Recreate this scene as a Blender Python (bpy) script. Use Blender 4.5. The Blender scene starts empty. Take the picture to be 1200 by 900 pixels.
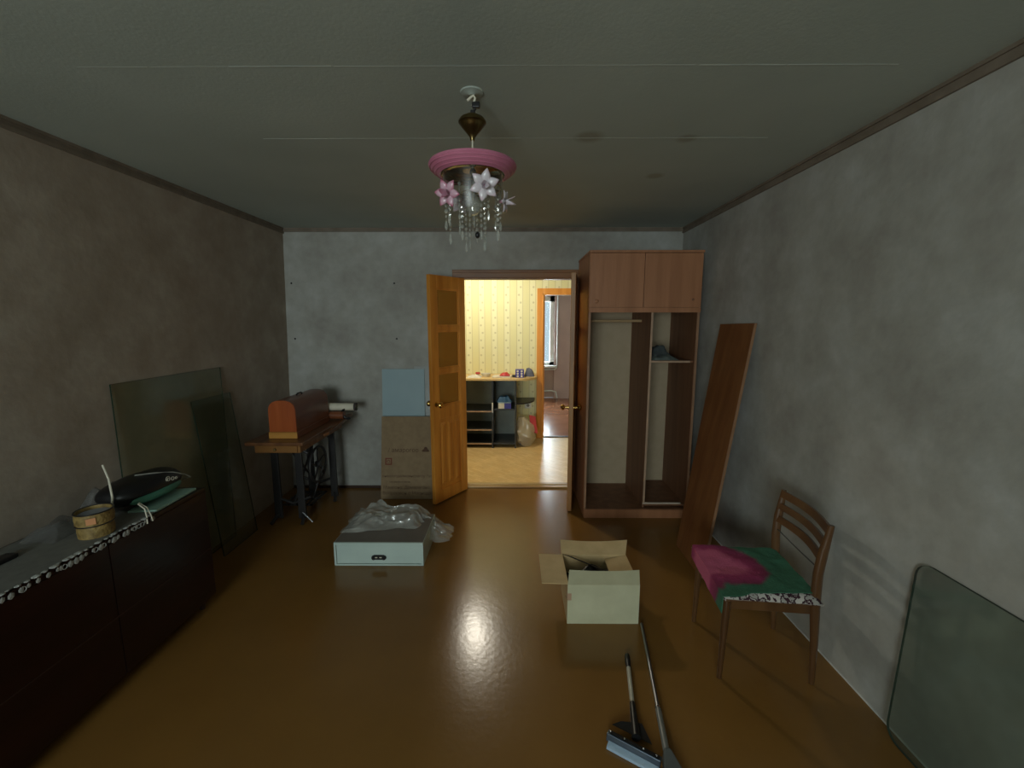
import bpy, bmesh, math, random
from mathutils import Vector, Matrix, noise
random.seed(7)
PI = math.pi
C = bpy.context.scene.collection

# ---------------------------------------------------------------- camera, world, light, exposure
EYE = 1.69
cam = bpy.data.cameras.new('camera'); camo = bpy.data.objects.new('camera', cam); C.objects.link(camo)
cam.sensor_width = 36; cam.lens = 36 * 500 / 1200; cam.clip_start = 0.02; cam.clip_end = 100
camo.location = (0, 0, EYE)
camo.rotation_euler = (PI / 2 - math.atan(74 / 500), 0, math.atan(3 / 506))
bpy.context.scene.camera = camo

sc = bpy.context.scene
sc.view_settings.view_transform = 'Standard'; sc.view_settings.look = 'None'
sc.view_settings.gamma = 1.0; sc.view_settings.use_curve_mapping = False
sc.view_settings.exposure = 0.0

w = bpy.data.worlds.new('sky'); sc.world = w; w.use_nodes = True
bg = w.node_tree.nodes['Background']; bg.inputs[0].default_value = (0.62, 0.80, 0.90, 1); bg.inputs[1].default_value = 0.9

def area(name, loc, rot, sx, sy, power, col):
    l = bpy.data.lights.new(name, 'AREA'); l.shape = 'RECTANGLE'; l.size = sx; l.size_y = sy
    l.energy = power; l.color = col
    o = bpy.data.objects.new(name, l); o.location = loc; o.rotation_euler = rot; C.objects.link(o); return o
# daylight entering by the window behind the camera, and by the far room's window
area('daylight_room_window', (-1.20, -2.95, 1.65), (PI / 2 + 0.22, 0, 0), 1.6, 1.3, 110, (0.89, 0.985, 0.97))
area('daylight_far_window', (0.1, 9.55, 1.45), (-PI / 2, 0, 0), 1.5, 1.5, 180, (0.80, 0.92, 1.0))
def point(name, loc, power, col, rad):
    l = bpy.data.lights.new(name, 'POINT'); l.energy = power; l.color = col; l.shadow_soft_size = rad
    o = bpy.data.objects.new(name, l); o.location = loc; C.objects.link(o); return o
point('hall_bulb', (-0.53, 5.05, 2.36), 52, (1.0, 0.93, 0.78), 0.07)

# ---------------------------------------------------------------- helpers
def lin(r, g, b):
    f = lambda c: (c / 255 / 12.92) if c <= 10 else ((c / 255 + 0.055) / 1.055) ** 2.4
    return (f(r), f(g), f(b), 1)

def base_mat(name):
    m = bpy.data.materials.new(name); m.use_nodes = True
    nt = m.node_tree; return m, nt, nt.nodes['Principled BSDF']

def nd(nt, t, **k):
    n = nt.nodes.new(t)
    for a, v in k.items(): setattr(n, a, v)
    return n

def mat(name, c1, rough=0.6, metal=0.0, c2=None, scale=6.0, stretch=(1, 1, 1), bump=0.0, bscale=60.0, spec=0.5, detail=4, lo=0.35, hi=0.65, coat=0.0):
    m, nt, b = base_mat(name); L = nt.links
    b.inputs['Base Color'].default_value = c1; b.inputs['Roughness'].default_value = rough
    b.inputs['Metallic'].default_value = metal; b.inputs['Specular IOR Level'].default_value = spec
    b.inputs['Coat Weight'].default_value = coat; b.inputs['Coat Roughness'].default_value = 0.1
    tc = nd(nt, 'ShaderNodeTexCoord'); mp = nd(nt, 'ShaderNodeMapping'); mp.inputs['Scale'].default_value = stretch
    L.new(tc.outputs['Object'], mp.inputs[0])
    if c2 is None: c2 = tuple(x * 0.82 for x in c1[:3]) + (1,)
    n = nd(nt, 'ShaderNodeTexNoise'); n.inputs['Scale'].default_value = scale; n.inputs['Detail'].default_value = detail
    L.new(mp.outputs[0], n.inputs['Vector'])
    r = nd(nt, 'ShaderNodeValToRGB'); r.color_ramp.elements[0].position = lo; r.color_ramp.elements[1].position = hi
    r.color_ramp.elements[0].color = c1; r.color_ramp.elements[1].color = c2
    L.new(n.outputs['Fac'], r.inputs[0]); L.new(r.outputs[0], b.inputs['Base Color'])
    if bump:
        n2 = nd(nt, 'ShaderNodeTexNoise'); n2.inputs['Scale'].default_value = bscale; n2.inputs['Detail'].default_value = 3
        L.new(mp.outputs[0], n2.inputs['Vector'])
        bp = nd(nt, 'ShaderNodeBump'); bp.inputs['Strength'].default_value = bump; bp.inputs['Distance'].default_value = 0.01
        L.new(n2.outputs['Fac'], bp.inputs['Height']); L.new(bp.outputs[0], b.inputs['Normal'])
    return m

def wood(name, c1, c2, axis='z', rough=0.45, scale=9, coat=0.0):
    s = {'x': (0.12, 1.6, 1.6), 'y': (1.6, 0.12, 1.6), 'z': (1.6, 1.6, 0.12)}[axis]
    return mat(name, c1, rough, c2=c2, scale=scale, stretch=s, bump=0.12, bscale=40, detail=7, coat=coat)

def clear(name, tint, rough=0.03, gloss=(1, 1, 1, 1), base=.045, haze=0.0, hazecol=(0.6, 0.6, 0.6, 1)):
    m, nt, b = base_mat(name); L = nt.links; nt.nodes.remove(b)
    out = nt.nodes['Material Output']
    t = nd(nt, 'ShaderNodeBsdfTransparent'); t.inputs[0].default_value = tint
    g = nd(nt, 'ShaderNodeBsdfGlossy'); g.inputs[0].default_value = gloss; g.inputs['Roughness'].default_value = rough
    lw = nd(nt, 'ShaderNodeLayerWeight'); lw.inputs[0].default_value = 0.5
    pw = nd(nt, 'ShaderNodeMath', operation='POWER'); L.new(lw.outputs['Facing'], pw.inputs[0]); pw.inputs[1].default_value = 5
    fr = nd(nt, 'ShaderNodeMath', operation='MULTIPLY_ADD'); L.new(pw.outputs[0], fr.inputs[0]); fr.inputs[1].default_value = 0.9; fr.inputs[2].default_value = base
    mx = nd(nt, 'ShaderNodeMixShader'); L.new(fr.outputs[0], mx.inputs[0]); L.new(t.outputs[0], mx.inputs[1]); L.new(g.outputs[0], mx.inputs[2])
    last = mx
    if haze:
        d = nd(nt, 'ShaderNodeBsdfDiffuse'); d.inputs[0].default_value = hazecol
        m2 = nd(nt, 'ShaderNodeMixShader'); m2.inputs[0].default_value = haze
        L.new(mx.outputs[0], m2.inputs[1]); L.new(d.outputs[0], m2.inputs[2]); last = m2
    L.new(last.outputs[0], out.inputs[0])
    return m

def wm(o):
    m = o.matrix_basis.copy()
    if o.parent: m = wm(o.parent) @ o.matrix_parent_inverse @ m
    return m
def link(name, me, m, parent=None, local=False):
    o = bpy.data.objects.new(name, me); C.objects.link(o)
    if m: me.materials.append(m)
    if parent:
        o.parent = parent
        if not local: o.matrix_parent_inverse = wm(parent).inverted()
    return o

class MB:
    def __init__(s): s.bm = bmesh.new()
    def box(s, x0, x1, y0, y1, z0, z1):
        v = [s.bm.verts.new((x, y, z)) for x in (x0, x1) for y in (y0, y1) for z in (z0, z1)]
        for f in ((0, 1, 3, 2), (4, 6, 7, 5), (0, 4, 5, 1), (2, 3, 7, 6), (0, 2, 6, 4), (1, 5, 7, 3)): s.bm.faces.new([v[i] for i in f])
        return s
    def hexa(s, bot, top):
        a = [s.bm.verts.new(p) for p in bot]; b = [s.bm.verts.new(p) for p in top]; n = len(a)
        s.bm.faces.new(a[::-1]); s.bm.faces.new(b)
        for i in range(n): s.bm.faces.new([a[i], a[(i + 1) % n], b[(i + 1) % n], b[i]])
        return s
    def slab(s, quad, t):   # quad of points thickened along its normal
        q = [Vector(p) for p in quad]; n = (q[1] - q[0]).cross(q[-1] - q[0]).normalized() * t
        return s.hexa(q, [p + n for p in q])
    def tube(s, pts, r, seg=10, caps=True, flat=1.0):
        pts = [Vector(p) for p in pts]; n = len(pts)
        rs = r if isinstance(r, (list, tuple)) else [r] * n
        rings = []; up = None
        for i, p in enumerate(pts):
            d = (pts[min(i + 1, n - 1)] - pts[max(i - 1, 0)]).normalized()
            if up is None:
                up = Vector((0, 0, 1)) if abs(d.z) < 0.9 else Vector((0, 1, 0))
            u = d.cross(up).normalized(); v2 = u.cross(d).normalized(); up = v2
            rings.append([s.bm.verts.new(p + (u * math.cos(a) + v2 * math.sin(a) * flat) * rs[i]) for a in [2 * PI * k / seg for k in range(seg)]])
        for A, B in zip(rings, rings[1:]):
            for k in range(seg): s.bm.faces.new([A[k], A[(k + 1) % seg], B[(k + 1) % seg], B[k]])
        if caps: s.bm.faces.new(rings[0][::-1]); s.bm.faces.new(rings[-1])
        return s
    def lathe(s, prof, c=(0, 0, 0), seg=32, axis='z', closed=False):
        c = Vector(c); rings = []
        for r, h in prof:
            ring = []
            for k in range(seg):
                a = 2 * PI * k / seg; x, y = r * math.cos(a), r * math.sin(a)
                p = {'z': (x, y, h), 'x': (h, x, y), 'y': (x, h, y)}[axis]
                ring.append(s.bm.verts.new(c + Vector(p)))
            rings.append(ring)
        pr = list(zip(rings, rings[1:]))
        if closed: pr.append((rings[-1], rings[0]))
        for A, B in pr:
            for k in range(seg): s.bm.faces.new([A[k], A[(k + 1) % seg], B[(k + 1) % seg], B[k]])
        if not closed:
            s.bm.faces.new(rings[0][::-1]); s.bm.faces.new(rings[-1])
        return s
    def torus(s, c, R, r, axis='z', seg=32, n=8, a0=0, a1=2 * PI):
        full = abs(a1 - a0 - 2 * PI) < 1e-6
        pts = []
        N = seg
        rings = []
        for i in range(N if full else N + 1):
            a = a0 + (a1 - a0) * i / N; ring = []
            for k in range(n):
                b = 2 * PI * k / n; rr = R + r * math.cos(b); h = r * math.sin(b); x, y = rr * math.cos(a), rr * math.sin(a)
                ring.append(s.bm.verts.new(Vector(c) + Vector({'z': (x, y, h), 'x': (h, x, y), 'y': (x, h, y)}[axis])))
            rings.append(ring)
        pr = list(zip(rings, rings[1:])) + ([(rings[-1], rings[0])] if full else [])
        for A, B in pr:
            for k in range(n): s.bm.faces.new([A[k], A[(k + 1) % n], B[(k + 1) % n], B[k]])
        if not full: s.bm.faces.new(rings[0][::-1]); s.bm.faces.new(rings[-1])
        return s
    def ball(s, c, r, sub=1, sc_=(1, 1, 1)):
        bmesh.ops.create_icosphere(s.bm, subdivisions=sub, radius=r, matrix=Matrix.Translation(c) @ Matrix.Diagonal((*sc_, 1)))
        return s
    def grid(s, f, nu, nv, thick=0.0):
        P = [[Vector(f(i / nu, j / nv)) for j in range(nv + 1)] for i in range(nu + 1)]
        V = [[s.bm.verts.new(p) for p in row] for row in P]
        for i in range(nu):
            for j in range(nv): s.bm.faces.new([V[i][j], V[i + 1][j], V[i + 1][j + 1], V[i][j + 1]])
        if thick:
            s.bm.normal_update()
            N = [[V[i][j].normal.copy() for j in range(nv + 1)] for i in range(nu + 1)]
            W = [[s.bm.verts.new(P[i][j] - N[i][j] * thick) for j in range(nv + 1)] for i in range(nu + 1)]
            for i in range(nu):
                for j in range(nv): s.bm.faces.new([W[i][j], W[i][j + 1], W[i + 1][j + 1], W[i + 1][j]])
            for i in range(nu):
                s.bm.faces.new([V[i][0], W[i][0], W[i + 1][0], V[i + 1][0]]); s.bm.faces.new([V[i][nv], V[i + 1][nv], W[i + 1][nv], W[i][nv]])
            for j in range(nv):
                s.bm.faces.new([V[0][j], V[0][j + 1], W[0][j + 1], W[0][j]]); s.bm.faces.new([V[nu][j], W[nu][j], W[nu][j + 1], V[nu][j + 1]])
        return s
    def build(s, name, m, parent=None, smooth=False, bevel=0.0, local=False, sub=0):
        bmesh.ops.recalc_face_normals(s.bm, faces=s.bm.faces[:])
        me = bpy.data.meshes.new(name); s.bm.to_mesh(me); s.bm.free()
        o = link(name, me, m, parent, local)
        if smooth:
            for p in me.polygons: p.use_smooth = True
            try: me.set_sharp_from_angle(angle=math.radians(40))
            except Exception: pass
        if bevel:
            b = o.modifiers.new('bevel', 'BEVEL'); b.width = bevel; b.segments = 2; b.limit_method = 'ANGLE'
        if sub:
            b = o.modifiers.new('sub', 'SUBSURF'); b.levels = sub; b.render_levels = sub
        return o

def thing(name, label, cat, loc=(0, 0, 0), rz=0, group=None):
    o = bpy.data.objects.new(name, None); C.objects.link(o); o.location = loc; o.rotation_euler = (0, 0, rz)
    o.empty_display_size = 0.05
    o['label'] = label; o['category'] = cat
    if group: o['group'] = group
    return o
def tag(o, label, cat, group=None):
    o['label'] = label; o['category'] = cat
    if group: o['group'] = group
    return o
def struct(o): o['kind'] = 'structure'; return o
def stuff(o): o['kind'] = 'stuff'; return o

def text_mesh(name, s, size, loc, rot, m, parent, extr=0.0004):
    cu = bpy.data.curves.new('t', 'FONT'); cu.body = s; cu.size = size; cu.extrude = extr; cu.align_x = 'CENTER'; cu.resolution_u = 2
    t = bpy.data.objects.new('t', cu); C.objects.link(t)
    bpy.context.view_layer.update()
    me = bpy.data.meshes.new_from_object(t)
    bpy.data.objects.remove(t); bpy.data.curves.remove(cu)
    me.transform(Matrix.Translation(loc) @ rot.to_4x4())
    return link(name, me, m, parent)

# ---------------------------------------------------------------- materials
def wallpaper(name, ca, cb, cc):
    m, nt, b = base_mat(name); L = nt.links
    b.inputs['Roughness'].default_value = 0.75; b.inputs['Specular IOR Level'].default_value = 0.3
    tc = nd(nt, 'ShaderNodeTexCoord')
    n = nd(nt, 'ShaderNodeTexNoise'); n.inputs['Scale'].default_value = 3.2; n.inputs['Detail'].default_value = 5; n.inputs['Roughness'].default_value = 0.62
    L.new(tc.outputs['Object'], n.inputs['Vector'])
    r = nd(nt, 'ShaderNodeValToRGB'); e = r.color_ramp.elements
    e[0].position = 0.30; e[0].color = ca; e[1].position = 0.70; e[1].color = cc
    e.new(0.5).color = cb
    L.new(n.outputs['Fac'], r.inputs[0])
    n3 = nd(nt, 'ShaderNodeTexNoise'); n3.inputs['Scale'].default_value = 14; n3.inputs['Detail'].default_value = 4
    L.new(tc.outputs['Object'], n3.inputs['Vector'])
    mr = nd(nt, 'ShaderNodeMapRange'); mr.inputs[1].default_value = 0.3; mr.inputs[2].default_value = 0.7; mr.inputs[3].default_value = 0.94; mr.inputs[4].default_value = 1.04
    L.new(n3.outputs['Fac'], mr.inputs[0])
    mx = nd(nt, 'ShaderNodeMix', data_type='RGBA', blend_type='MULTIPLY'); mx.inputs[0].default_value = 1
    L.new(r.outputs[0], mx.inputs[6]); L.new(mr.outputs[0], mx.inputs[7])
    L.new(mx.outputs[2], b.inputs['Base Color'])
    n2 = nd(nt, 'ShaderNodeTexNoise'); n2.inputs['Scale'].default_value = 24; n2.inputs['Detail'].default_value = 6
    L.new(tc.outputs['Object'], n2.inputs['Vector'])
    bp = nd(nt, 'ShaderNodeBump'); bp.inputs['Strength'].default_value = 0.2; bp.inputs['Distance'].default_value = 0.008
    L.new(n2.outputs['Fac'], bp.inputs['Height']); L.new(bp.outputs[0], b.inputs['Normal'])
    return m
M = {}
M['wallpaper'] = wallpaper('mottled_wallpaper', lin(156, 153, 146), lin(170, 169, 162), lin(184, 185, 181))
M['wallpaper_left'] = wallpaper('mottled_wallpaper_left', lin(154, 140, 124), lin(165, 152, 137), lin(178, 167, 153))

def ceiling_mat():
    m, nt, b = base_mat('painted_ceiling'); L = nt.links
    b.inputs['Roughness'].default_value = 0.8
    tc = nd(nt, 'ShaderNodeTexCoord'); sep = nd(nt, 'ShaderNodeSeparateXYZ'); L.new(tc.outputs['Object'], sep.inputs[0])
    n = nd(nt, 'ShaderNodeTexNoise'); n.inputs['Scale'].default_value = 1.5; n.inputs['Detail'].default_value = 4; L.new(tc.outputs['Object'], n.inputs['Vector'])
    r = nd(nt, 'ShaderNodeValToRGB'); r.color_ramp.elements[0].color = lin(168, 178, 170); r.color_ramp.elements[1].color = lin(178, 188, 180)
    r.color_ramp.elements[0].position = .3; r.color_ramp.elements[1].position = .7
    L.new(n.outputs['Fac'], r.inputs[0]); col = r.outputs[0]
    for (x, y, rr, c) in ((0.35, 2.17, 0.075, lin(138, 134, 116)), (0.82, 2.19, 0.05, lin(142, 138, 120)), (0.84, 2.72, 0.06, lin(144, 138, 118))):
        d = nd(nt, 'ShaderNodeVectorMath', operation='DISTANCE'); d.inputs[1].default_value = (x, y, 2.55); L.new(tc.outputs['Object'], d.inputs[0])
        n4 = nd(nt, 'ShaderNodeMath', operation='MULTIPLY_ADD'); L.new(n.outputs['Fac'], n4.inputs[0]); n4.inputs[1].default_value = 0.05; L.new(d.outputs['Value'], n4.inputs[2])
        mr = nd(nt, 'ShaderNodeMapRange'); mr.inputs[1].default_value = rr * 0.6 + 0.02; mr.inputs[2].default_value = rr + 0.03; mr.inputs[3].default_value = 0.7; mr.inputs[4].default_value = 0.0
        L.new(n4.outputs[0], mr.inputs[0])
        mx = nd(nt, 'ShaderNodeMix', data_type='RGBA'); L.new(mr.outputs[0], mx.inputs[0]); L.new(col, mx.inputs[6]); mx.inputs[7].default_value = c; col = mx.outputs[2]
    L.new(col, b.inputs['Base Color'])
    n2 = nd(nt, 'ShaderNodeTexNoise'); n2.inputs['Scale'].default_value = 90; n2.inputs['Detail'].default_value = 3; L.new(tc.outputs['Object'], n2.inputs['Vector'])
    bp = nd(nt, 'ShaderNodeBump'); bp.inputs['Strength'].default_value = 0.16; bp.inputs['Distance'].default_value = 0.004
    L.new(n2.outputs['Fac'], bp.inputs['Height']); L.new(bp.outputs[0], b.inputs['Normal'])
    return m
M['ceiling'] = ceiling_mat()

def floor_mat():
    m, nt, b = base_mat('varnished_brown_floor'); L = nt.links
    b.inputs['Roughness'].default_value = 0.26; b.inputs['Specular IOR Level'].default_value = 0.5
    tc = nd(nt, 'ShaderNodeTexCoord')
    n = nd(nt, 'ShaderNodeTexNoise'); n.inputs['Scale'].default_value = 2.0; n.inputs['Detail'].default_value = 6; L.new(tc.outputs['Object'], n.inputs['Vector'])
    r = nd(nt, 'ShaderNodeValToRGB'); r.color_ramp.elements[0].color = lin(126, 90, 44); r.color_ramp.elements[1].color = lin(136, 98, 48)
    r.color_ramp.elements[0].position = .3; r.color_ramp.elements[1].position = .7
    L.new(n.outputs['Fac'], r.inputs[0]); L.new(r.outputs[0], b.inputs['Base Color'])
    mr = nd(nt, 'ShaderNodeMapRange'); mr.inputs[3].default_value = 0.17; mr.inputs[4].default_value = 0.26; L.new(n.outputs['Fac'], mr.inputs[0]); L.new(mr.outputs[0], b.inputs['Roughness'])
    n2 = nd(nt, 'ShaderNodeTexNoise'); n2.inputs['Scale'].default_value = 35; n2.inputs['Detail'].default_value = 2; L.new(tc.outputs['Object'], n2.inputs['Vector'])
    bp = nd(nt, 'ShaderNodeBump'); bp.inputs['Strength'].default_value = 0.055; bp.inputs['Distance'].default_value = 0.01
    L.new(n2.outputs['Fac'], bp.inputs['Height']); L.new(bp.outputs[0], b.inputs['Normal'])
    return m
M['floor'] = floor_mat()
M['strip'] = mat('ceiling_border', lin(116, 104, 90), 0.7, c2=lin(130, 118, 104), scale=12)
M['dark_trim'] = mat('dark_trim', lin(62, 38, 24), 0.5)
M['plain_wall'] = mat('plain_wall', lin(150, 150, 146), 0.8)
M['white_paint'] = mat('white_paint', lin(225, 226, 222), 0.45)
M['pine'] = wood('varnished_pine', lin(222, 150, 62), lin(192, 118, 40), 'z', 0.35, 9, 0.3)
M['pine_x'] = wood('varnished_pine_across', lin(222, 150, 62), lin(192, 118, 40), 'x', 0.35, 9, 0.3)
M['pine_dark'] = wood('pine_casing', lin(150, 104, 62), lin(112, 70, 38), 'x', 0.45)
M['pine_casing_z'] = wood('pine_casing_upright', lin(150, 108, 66), lin(112, 74, 42), 'z', 0.45)
M['pine_knot'] = wood('pine_aged', lin(176, 126, 74), lin(136, 90, 48), 'z', 0.45)
M['amber'] = clear('amber_glass', lin(250, 228, 170), 0.2, haze=0.45, hazecol=lin(204, 146, 62))
M['brass'] = mat('brass', lin(190, 158, 92), 0.25, 1.0)
M['old_brass'] = mat('old_brass', lin(130, 112, 72), 0.28, 1.0)
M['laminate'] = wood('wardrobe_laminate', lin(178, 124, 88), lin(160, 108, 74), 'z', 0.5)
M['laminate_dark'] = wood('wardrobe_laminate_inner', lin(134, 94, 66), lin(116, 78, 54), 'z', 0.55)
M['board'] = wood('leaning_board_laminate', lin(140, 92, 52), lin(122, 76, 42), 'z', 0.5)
M['edge_pale'] = mat('pale_edge_banding', lin(190, 158, 132), 0.5)
M['hardboard'] = mat('pale_hardboard', lin(186, 168, 140), 0.7, c2=lin(180, 162, 134), scale=12)
M['chrome'] = mat('chrome', lin(200, 202, 205), 0.2, 1.0)
M['steel'] = mat('dull_steel', lin(150, 152, 155), 0.35, 1.0)
M['black'] = mat('black_plastic', lin(22, 22, 24), 0.4)
M['iron'] = mat('black_cast_iron', lin(52, 50, 50), 0.45, 0.2)
M['cardboard'] = mat('brown_cardboard', lin(150, 128, 98), 0.85, c2=lin(140, 118, 90), scale=20)
M['cardboard_pale'] = mat('pale_cardboard_outside', lin(206, 204, 172), 0.75, c2=lin(196, 194, 162), scale=8)
M['cardboard_tan'] = mat('tan_cardboard_inside', lin(206, 178, 132), 0.85, c2=lin(194, 166, 120), scale=12)

# ---------------------------------------------------------------- setting
LT, LB, RX, BY, CH = -2.175, -2.262, 1.576, 4.157, 2.55   # left wall top / bottom, right wall, back wall, ceiling height
FY = -2.8
def xl(z): return LB + (LT - LB) * z / CH
struct(MB().box(-2.6, 1.9, FY - 0.2, 4.19, -0.1, 0).build('floor', M['floor']))
struct(MB().box(-2.5, 1.8, FY - 0.2, BY + 0.1, CH, CH + 0.1).build('ceiling', M['ceiling']))
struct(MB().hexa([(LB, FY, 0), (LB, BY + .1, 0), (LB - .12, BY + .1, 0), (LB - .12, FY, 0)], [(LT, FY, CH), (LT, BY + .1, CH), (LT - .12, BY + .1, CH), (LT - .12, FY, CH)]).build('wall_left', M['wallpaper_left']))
struct(MB().box(RX, RX + .12, FY, BY + .1, 0, CH).build('wall_right', M['wallpaper']))
DX0, DX1, DZ = -0.520, 0.590, 2.105
struct(MB().box(LB, DX0, BY, BY + .1, 0, CH).box(DX1, RX, BY, BY + .1, 0, CH).box(DX0, DX1, BY, BY + .1, DZ, CH).build('wall_back', M['wallpaper']))
# window wall behind the camera
wx0, wx1, wz0, wz1 = -2.00, -0.40, 1.0, 2.3
struct(MB().box(-2.35, wx0, FY - .12, FY, 0, CH).box(wx1, RX + .1, FY - .12, FY, 0, CH).box(wx0, wx1, FY - .12, FY, 0, wz0).box(wx0, wx1, FY - .12, FY, wz1, CH).build('wall_front', M['plain_wall']))
wf = struct(MB().box(wx0, wx1, FY - .09, FY - .04, wz0, wz0 + .05).box(wx0, wx1, FY - .09, FY - .04, wz1 - .05, wz1).box(wx0, wx0 + .05, FY - .09, FY - .04, wz0 + .05, wz1 - .05).box(wx1 - .05, wx1, FY - .09, FY - .04, wz0 + .05, wz1 - .05).box(-1.225, -1.175, FY - .09, FY - .04, wz0 + .05, wz1 - .05).build('window_1', M['white_paint']))
M['pane'] = clear('window_pane', (0.95, 0.97, 0.97, 1))
for a, b in ((wx0 + .05, -1.225), (-1.175, wx1 - .05)): MB().box(a, b, FY - .068, FY - .062, wz0 + .05, wz1 - .05).build('pane', M['pane'], wf)

# ceiling border strips, profile slightly proud
def strip(name, pts, dirv, drop=0.045, t=0.012):
    mb = MB()
    for (a, b) in zip(pts, pts[1:]):
        a, b = Vector(a), Vector(b); n = Vector(dirv)
        for k, (z0, z1, tt) in enumerate(((0, .014, t * 1.3), (.014, .032, t * .6), (.032, drop, t))):
            mb.hexa([a - Vector((0, 0, z1)), b - Vector((0, 0, z1)), b - Vector((0, 0, z1)) + n * tt, a - Vector((0, 0, z1)) + n * tt],
                    [a - Vector((0, 0, z0)), b - Vector((0, 0, z0)), b - Vector((0, 0, z0)) + n * tt, a - Vector((0, 0, z0)) + n * tt])
    return struct(mb.build(name, M['strip']))
strip('trim_1', [(LT - .001, FY, CH), (LT - .001, BY, CH)], (1, 0, 0), 0.05)
strip('trim_2', [(RX, FY, CH), (RX, BY, CH)], (-1, 0, 0), 0.05)
strip('trim_3', [(LT, BY, CH), (RX, BY, CH)], (0, -1, 0), 0.035)
# slab seams on the ceiling (thin ridges of filler)
M['ceil_ridge'] = mat('ceiling_filler', lin(184, 192, 184), 0.8)
def seam(name, y, x0, x1):
    mb = MB(); x = x0
    while x < x1:
        l = random.uniform(.12, .5); xe = min(x + l, x1)
        mb.box(x, xe, y - random.uniform(.0015, .004), y + random.uniform(.0015, .003), CH - random.uniform(.0003, .0009), CH + .002); x = xe + random.uniform(0, .02)
    struct(mb.build(name, M['ceil_ridge']))
seam('trim_4', 1.597, -1.5, 1.3); seam('trim_5', 2.181, -1.2, 1.2)
struct(MB().box(LB + .01, DX0 - .08, BY - .012, BY, 0, .028).build('baseboard_back', M['dark_trim'], bevel=.004))
struct(MB().box(RX - .004, RX, FY, BY, 0, .007).build('baseboard_right', M['white_paint']))

# ---- doorway casing
cas = struct(MB().box(DX0 - .07, DX1 + .08, BY - .022, BY, DZ - .012, DZ + .062).box(DX0 - .07, DX1 + .08, BY - .032, BY - .022, DZ + .035, DZ + .062).build('trim_6', M['pine_dark'], bevel=.003))
struct(MB().box(DX1 - .005, DX1 + .07, BY - .022, BY, 0, DZ - .012).box(DX1 + .05, DX1 + .07, BY - .032, BY - .022, 0, DZ - .012).build('trim_7', M['pine_casing_z'], bevel=.003))
struct(MB().box(DX0 - .07, DX0 + .005, BY - .022, BY, 0, DZ - .012).build('trim_8', M['pine_casing_z'], bevel=.003))
struct(MB().box(DX0, DX0 + .022, BY, BY + .11, 0, DZ).box(DX1 - .022, DX1, BY, BY + .11, 0, DZ).box(DX0 + .022, DX1 - .022, BY, BY + .11, DZ - .022, DZ).build('trim_9', M['pine_casing_z']))
M['threshold'] = wood('worn_threshold', lin(206, 176, 118), lin(150, 112, 66), 'x', 0.4)
struct(MB().box(DX0 + .022, DX1 - .022, BY - .01, BY + .035, 0, .018).box(DX0 + .022, DX1 - .022, BY + .05, BY + .10, 0, .022).build('trim_10', M['threshold'], bevel=.004))

# ---- door leaves
def leaf(name, hinge, free, front, knob_side, wm):
    hx, hy = hinge; d = Vector((free[0] - hx, free[1] - hy, 0)); W = d.length; ang = math.atan2(d.y, d.x)
    r = bpy.data.objects.new(name, None); C.objects.link(r); r.location = (hx, hy, 0); r.rotation_euler = (0, 0, ang); r['kind'] = 'structure'
    T = 0.02; Z0, Z1 = 0.012, 2.085; st = 0.085
    fr = MB().box(0, st, -T, T, Z0, Z1).box(W - st, W, -T, T, Z0, Z1)
    rails = [(Z0, .13), (.80, .92), (1.22, 1.265), (1.60, 1.645), (1.97, Z1)]
    for a, b in rails: fr.box(st, W - st, -T, T, a, b)
    fr.build('frame', wm, r, bevel=.004, local=True)
    for a, b in ((.92, 1.22), (1.265, 1.60), (1.645, 1.97)):
        MB().box(st, W - st, -.004, .004, a, b).build('pane', M['amber'], r, local=True)
        g = MB()
        for s_ in (-1, 1):
            y0, y1 = (.004, .014) if s_ > 0 else (-.014, -.004)
            g.box(st, st + .012, y0, y1, a, b).box(W - st - .012, W - st, y0, y1, a, b).box(st + .012, W - st - .012, y0, y1, a, a + .012).box(st + .012, W - st - .012, y0, y1, b - .012, b)
        g.build('glazing_bead', wm, r, local=True)
    MB().box(st, W - st, -.008, .008, .13, .80).build('lower_panel', wm, r, local=True)
    n = 3; pw = (W - 2 * st)
    for i in range(n):
        x = st + pw * (i + .5) / n; hw = pw / n * .33
        for s_ in (-1, 1):
            MB().hexa([(x - hw, s_ * .008, .17), (x + hw, s_ * .008, .17), (x + hw, s_ * .008, .76), (x - hw, s_ * .008, .76)],
                      [(x - hw * .5, s_ * .018, .19), (x + hw * .5, s_ * .018, .19), (x + hw * .5, s_ * .018, .74), (x - hw * .5, s_ * .018, .74)]).build('raised_panel', wm, r, local=True)
    for s_ in (-1, 1):
        MB().lathe([(.024, T * s_), (.024, (T + .006) * s_), (.011, (T + .010) * s_), (.010, (T + .032) * s_), (.024, (T + .044) * s_), (.027, (T + .056) * s_), (.018, (T + .068) * s_), (.004, (T + .071) * s_)], (W - .045, 0, .945), 20, 'y').build('door_knob', M['brass'], r, smooth=True, local=True)
    for z in (.28, 1.85):
        MB().tube([(0, -T - .004, z - .045), (0, -T - .004, z + .045)], .008).build('hinge', M['old_brass'], r, local=True)
    return r
leaf('door_1', (-.487, 4.12), (-.742, 3.735), 1, 1, M['pine'])
leaf('door_2', (.575, 4.125), (.486, 3.60), 1, 1, M['pine_knot'])

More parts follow.
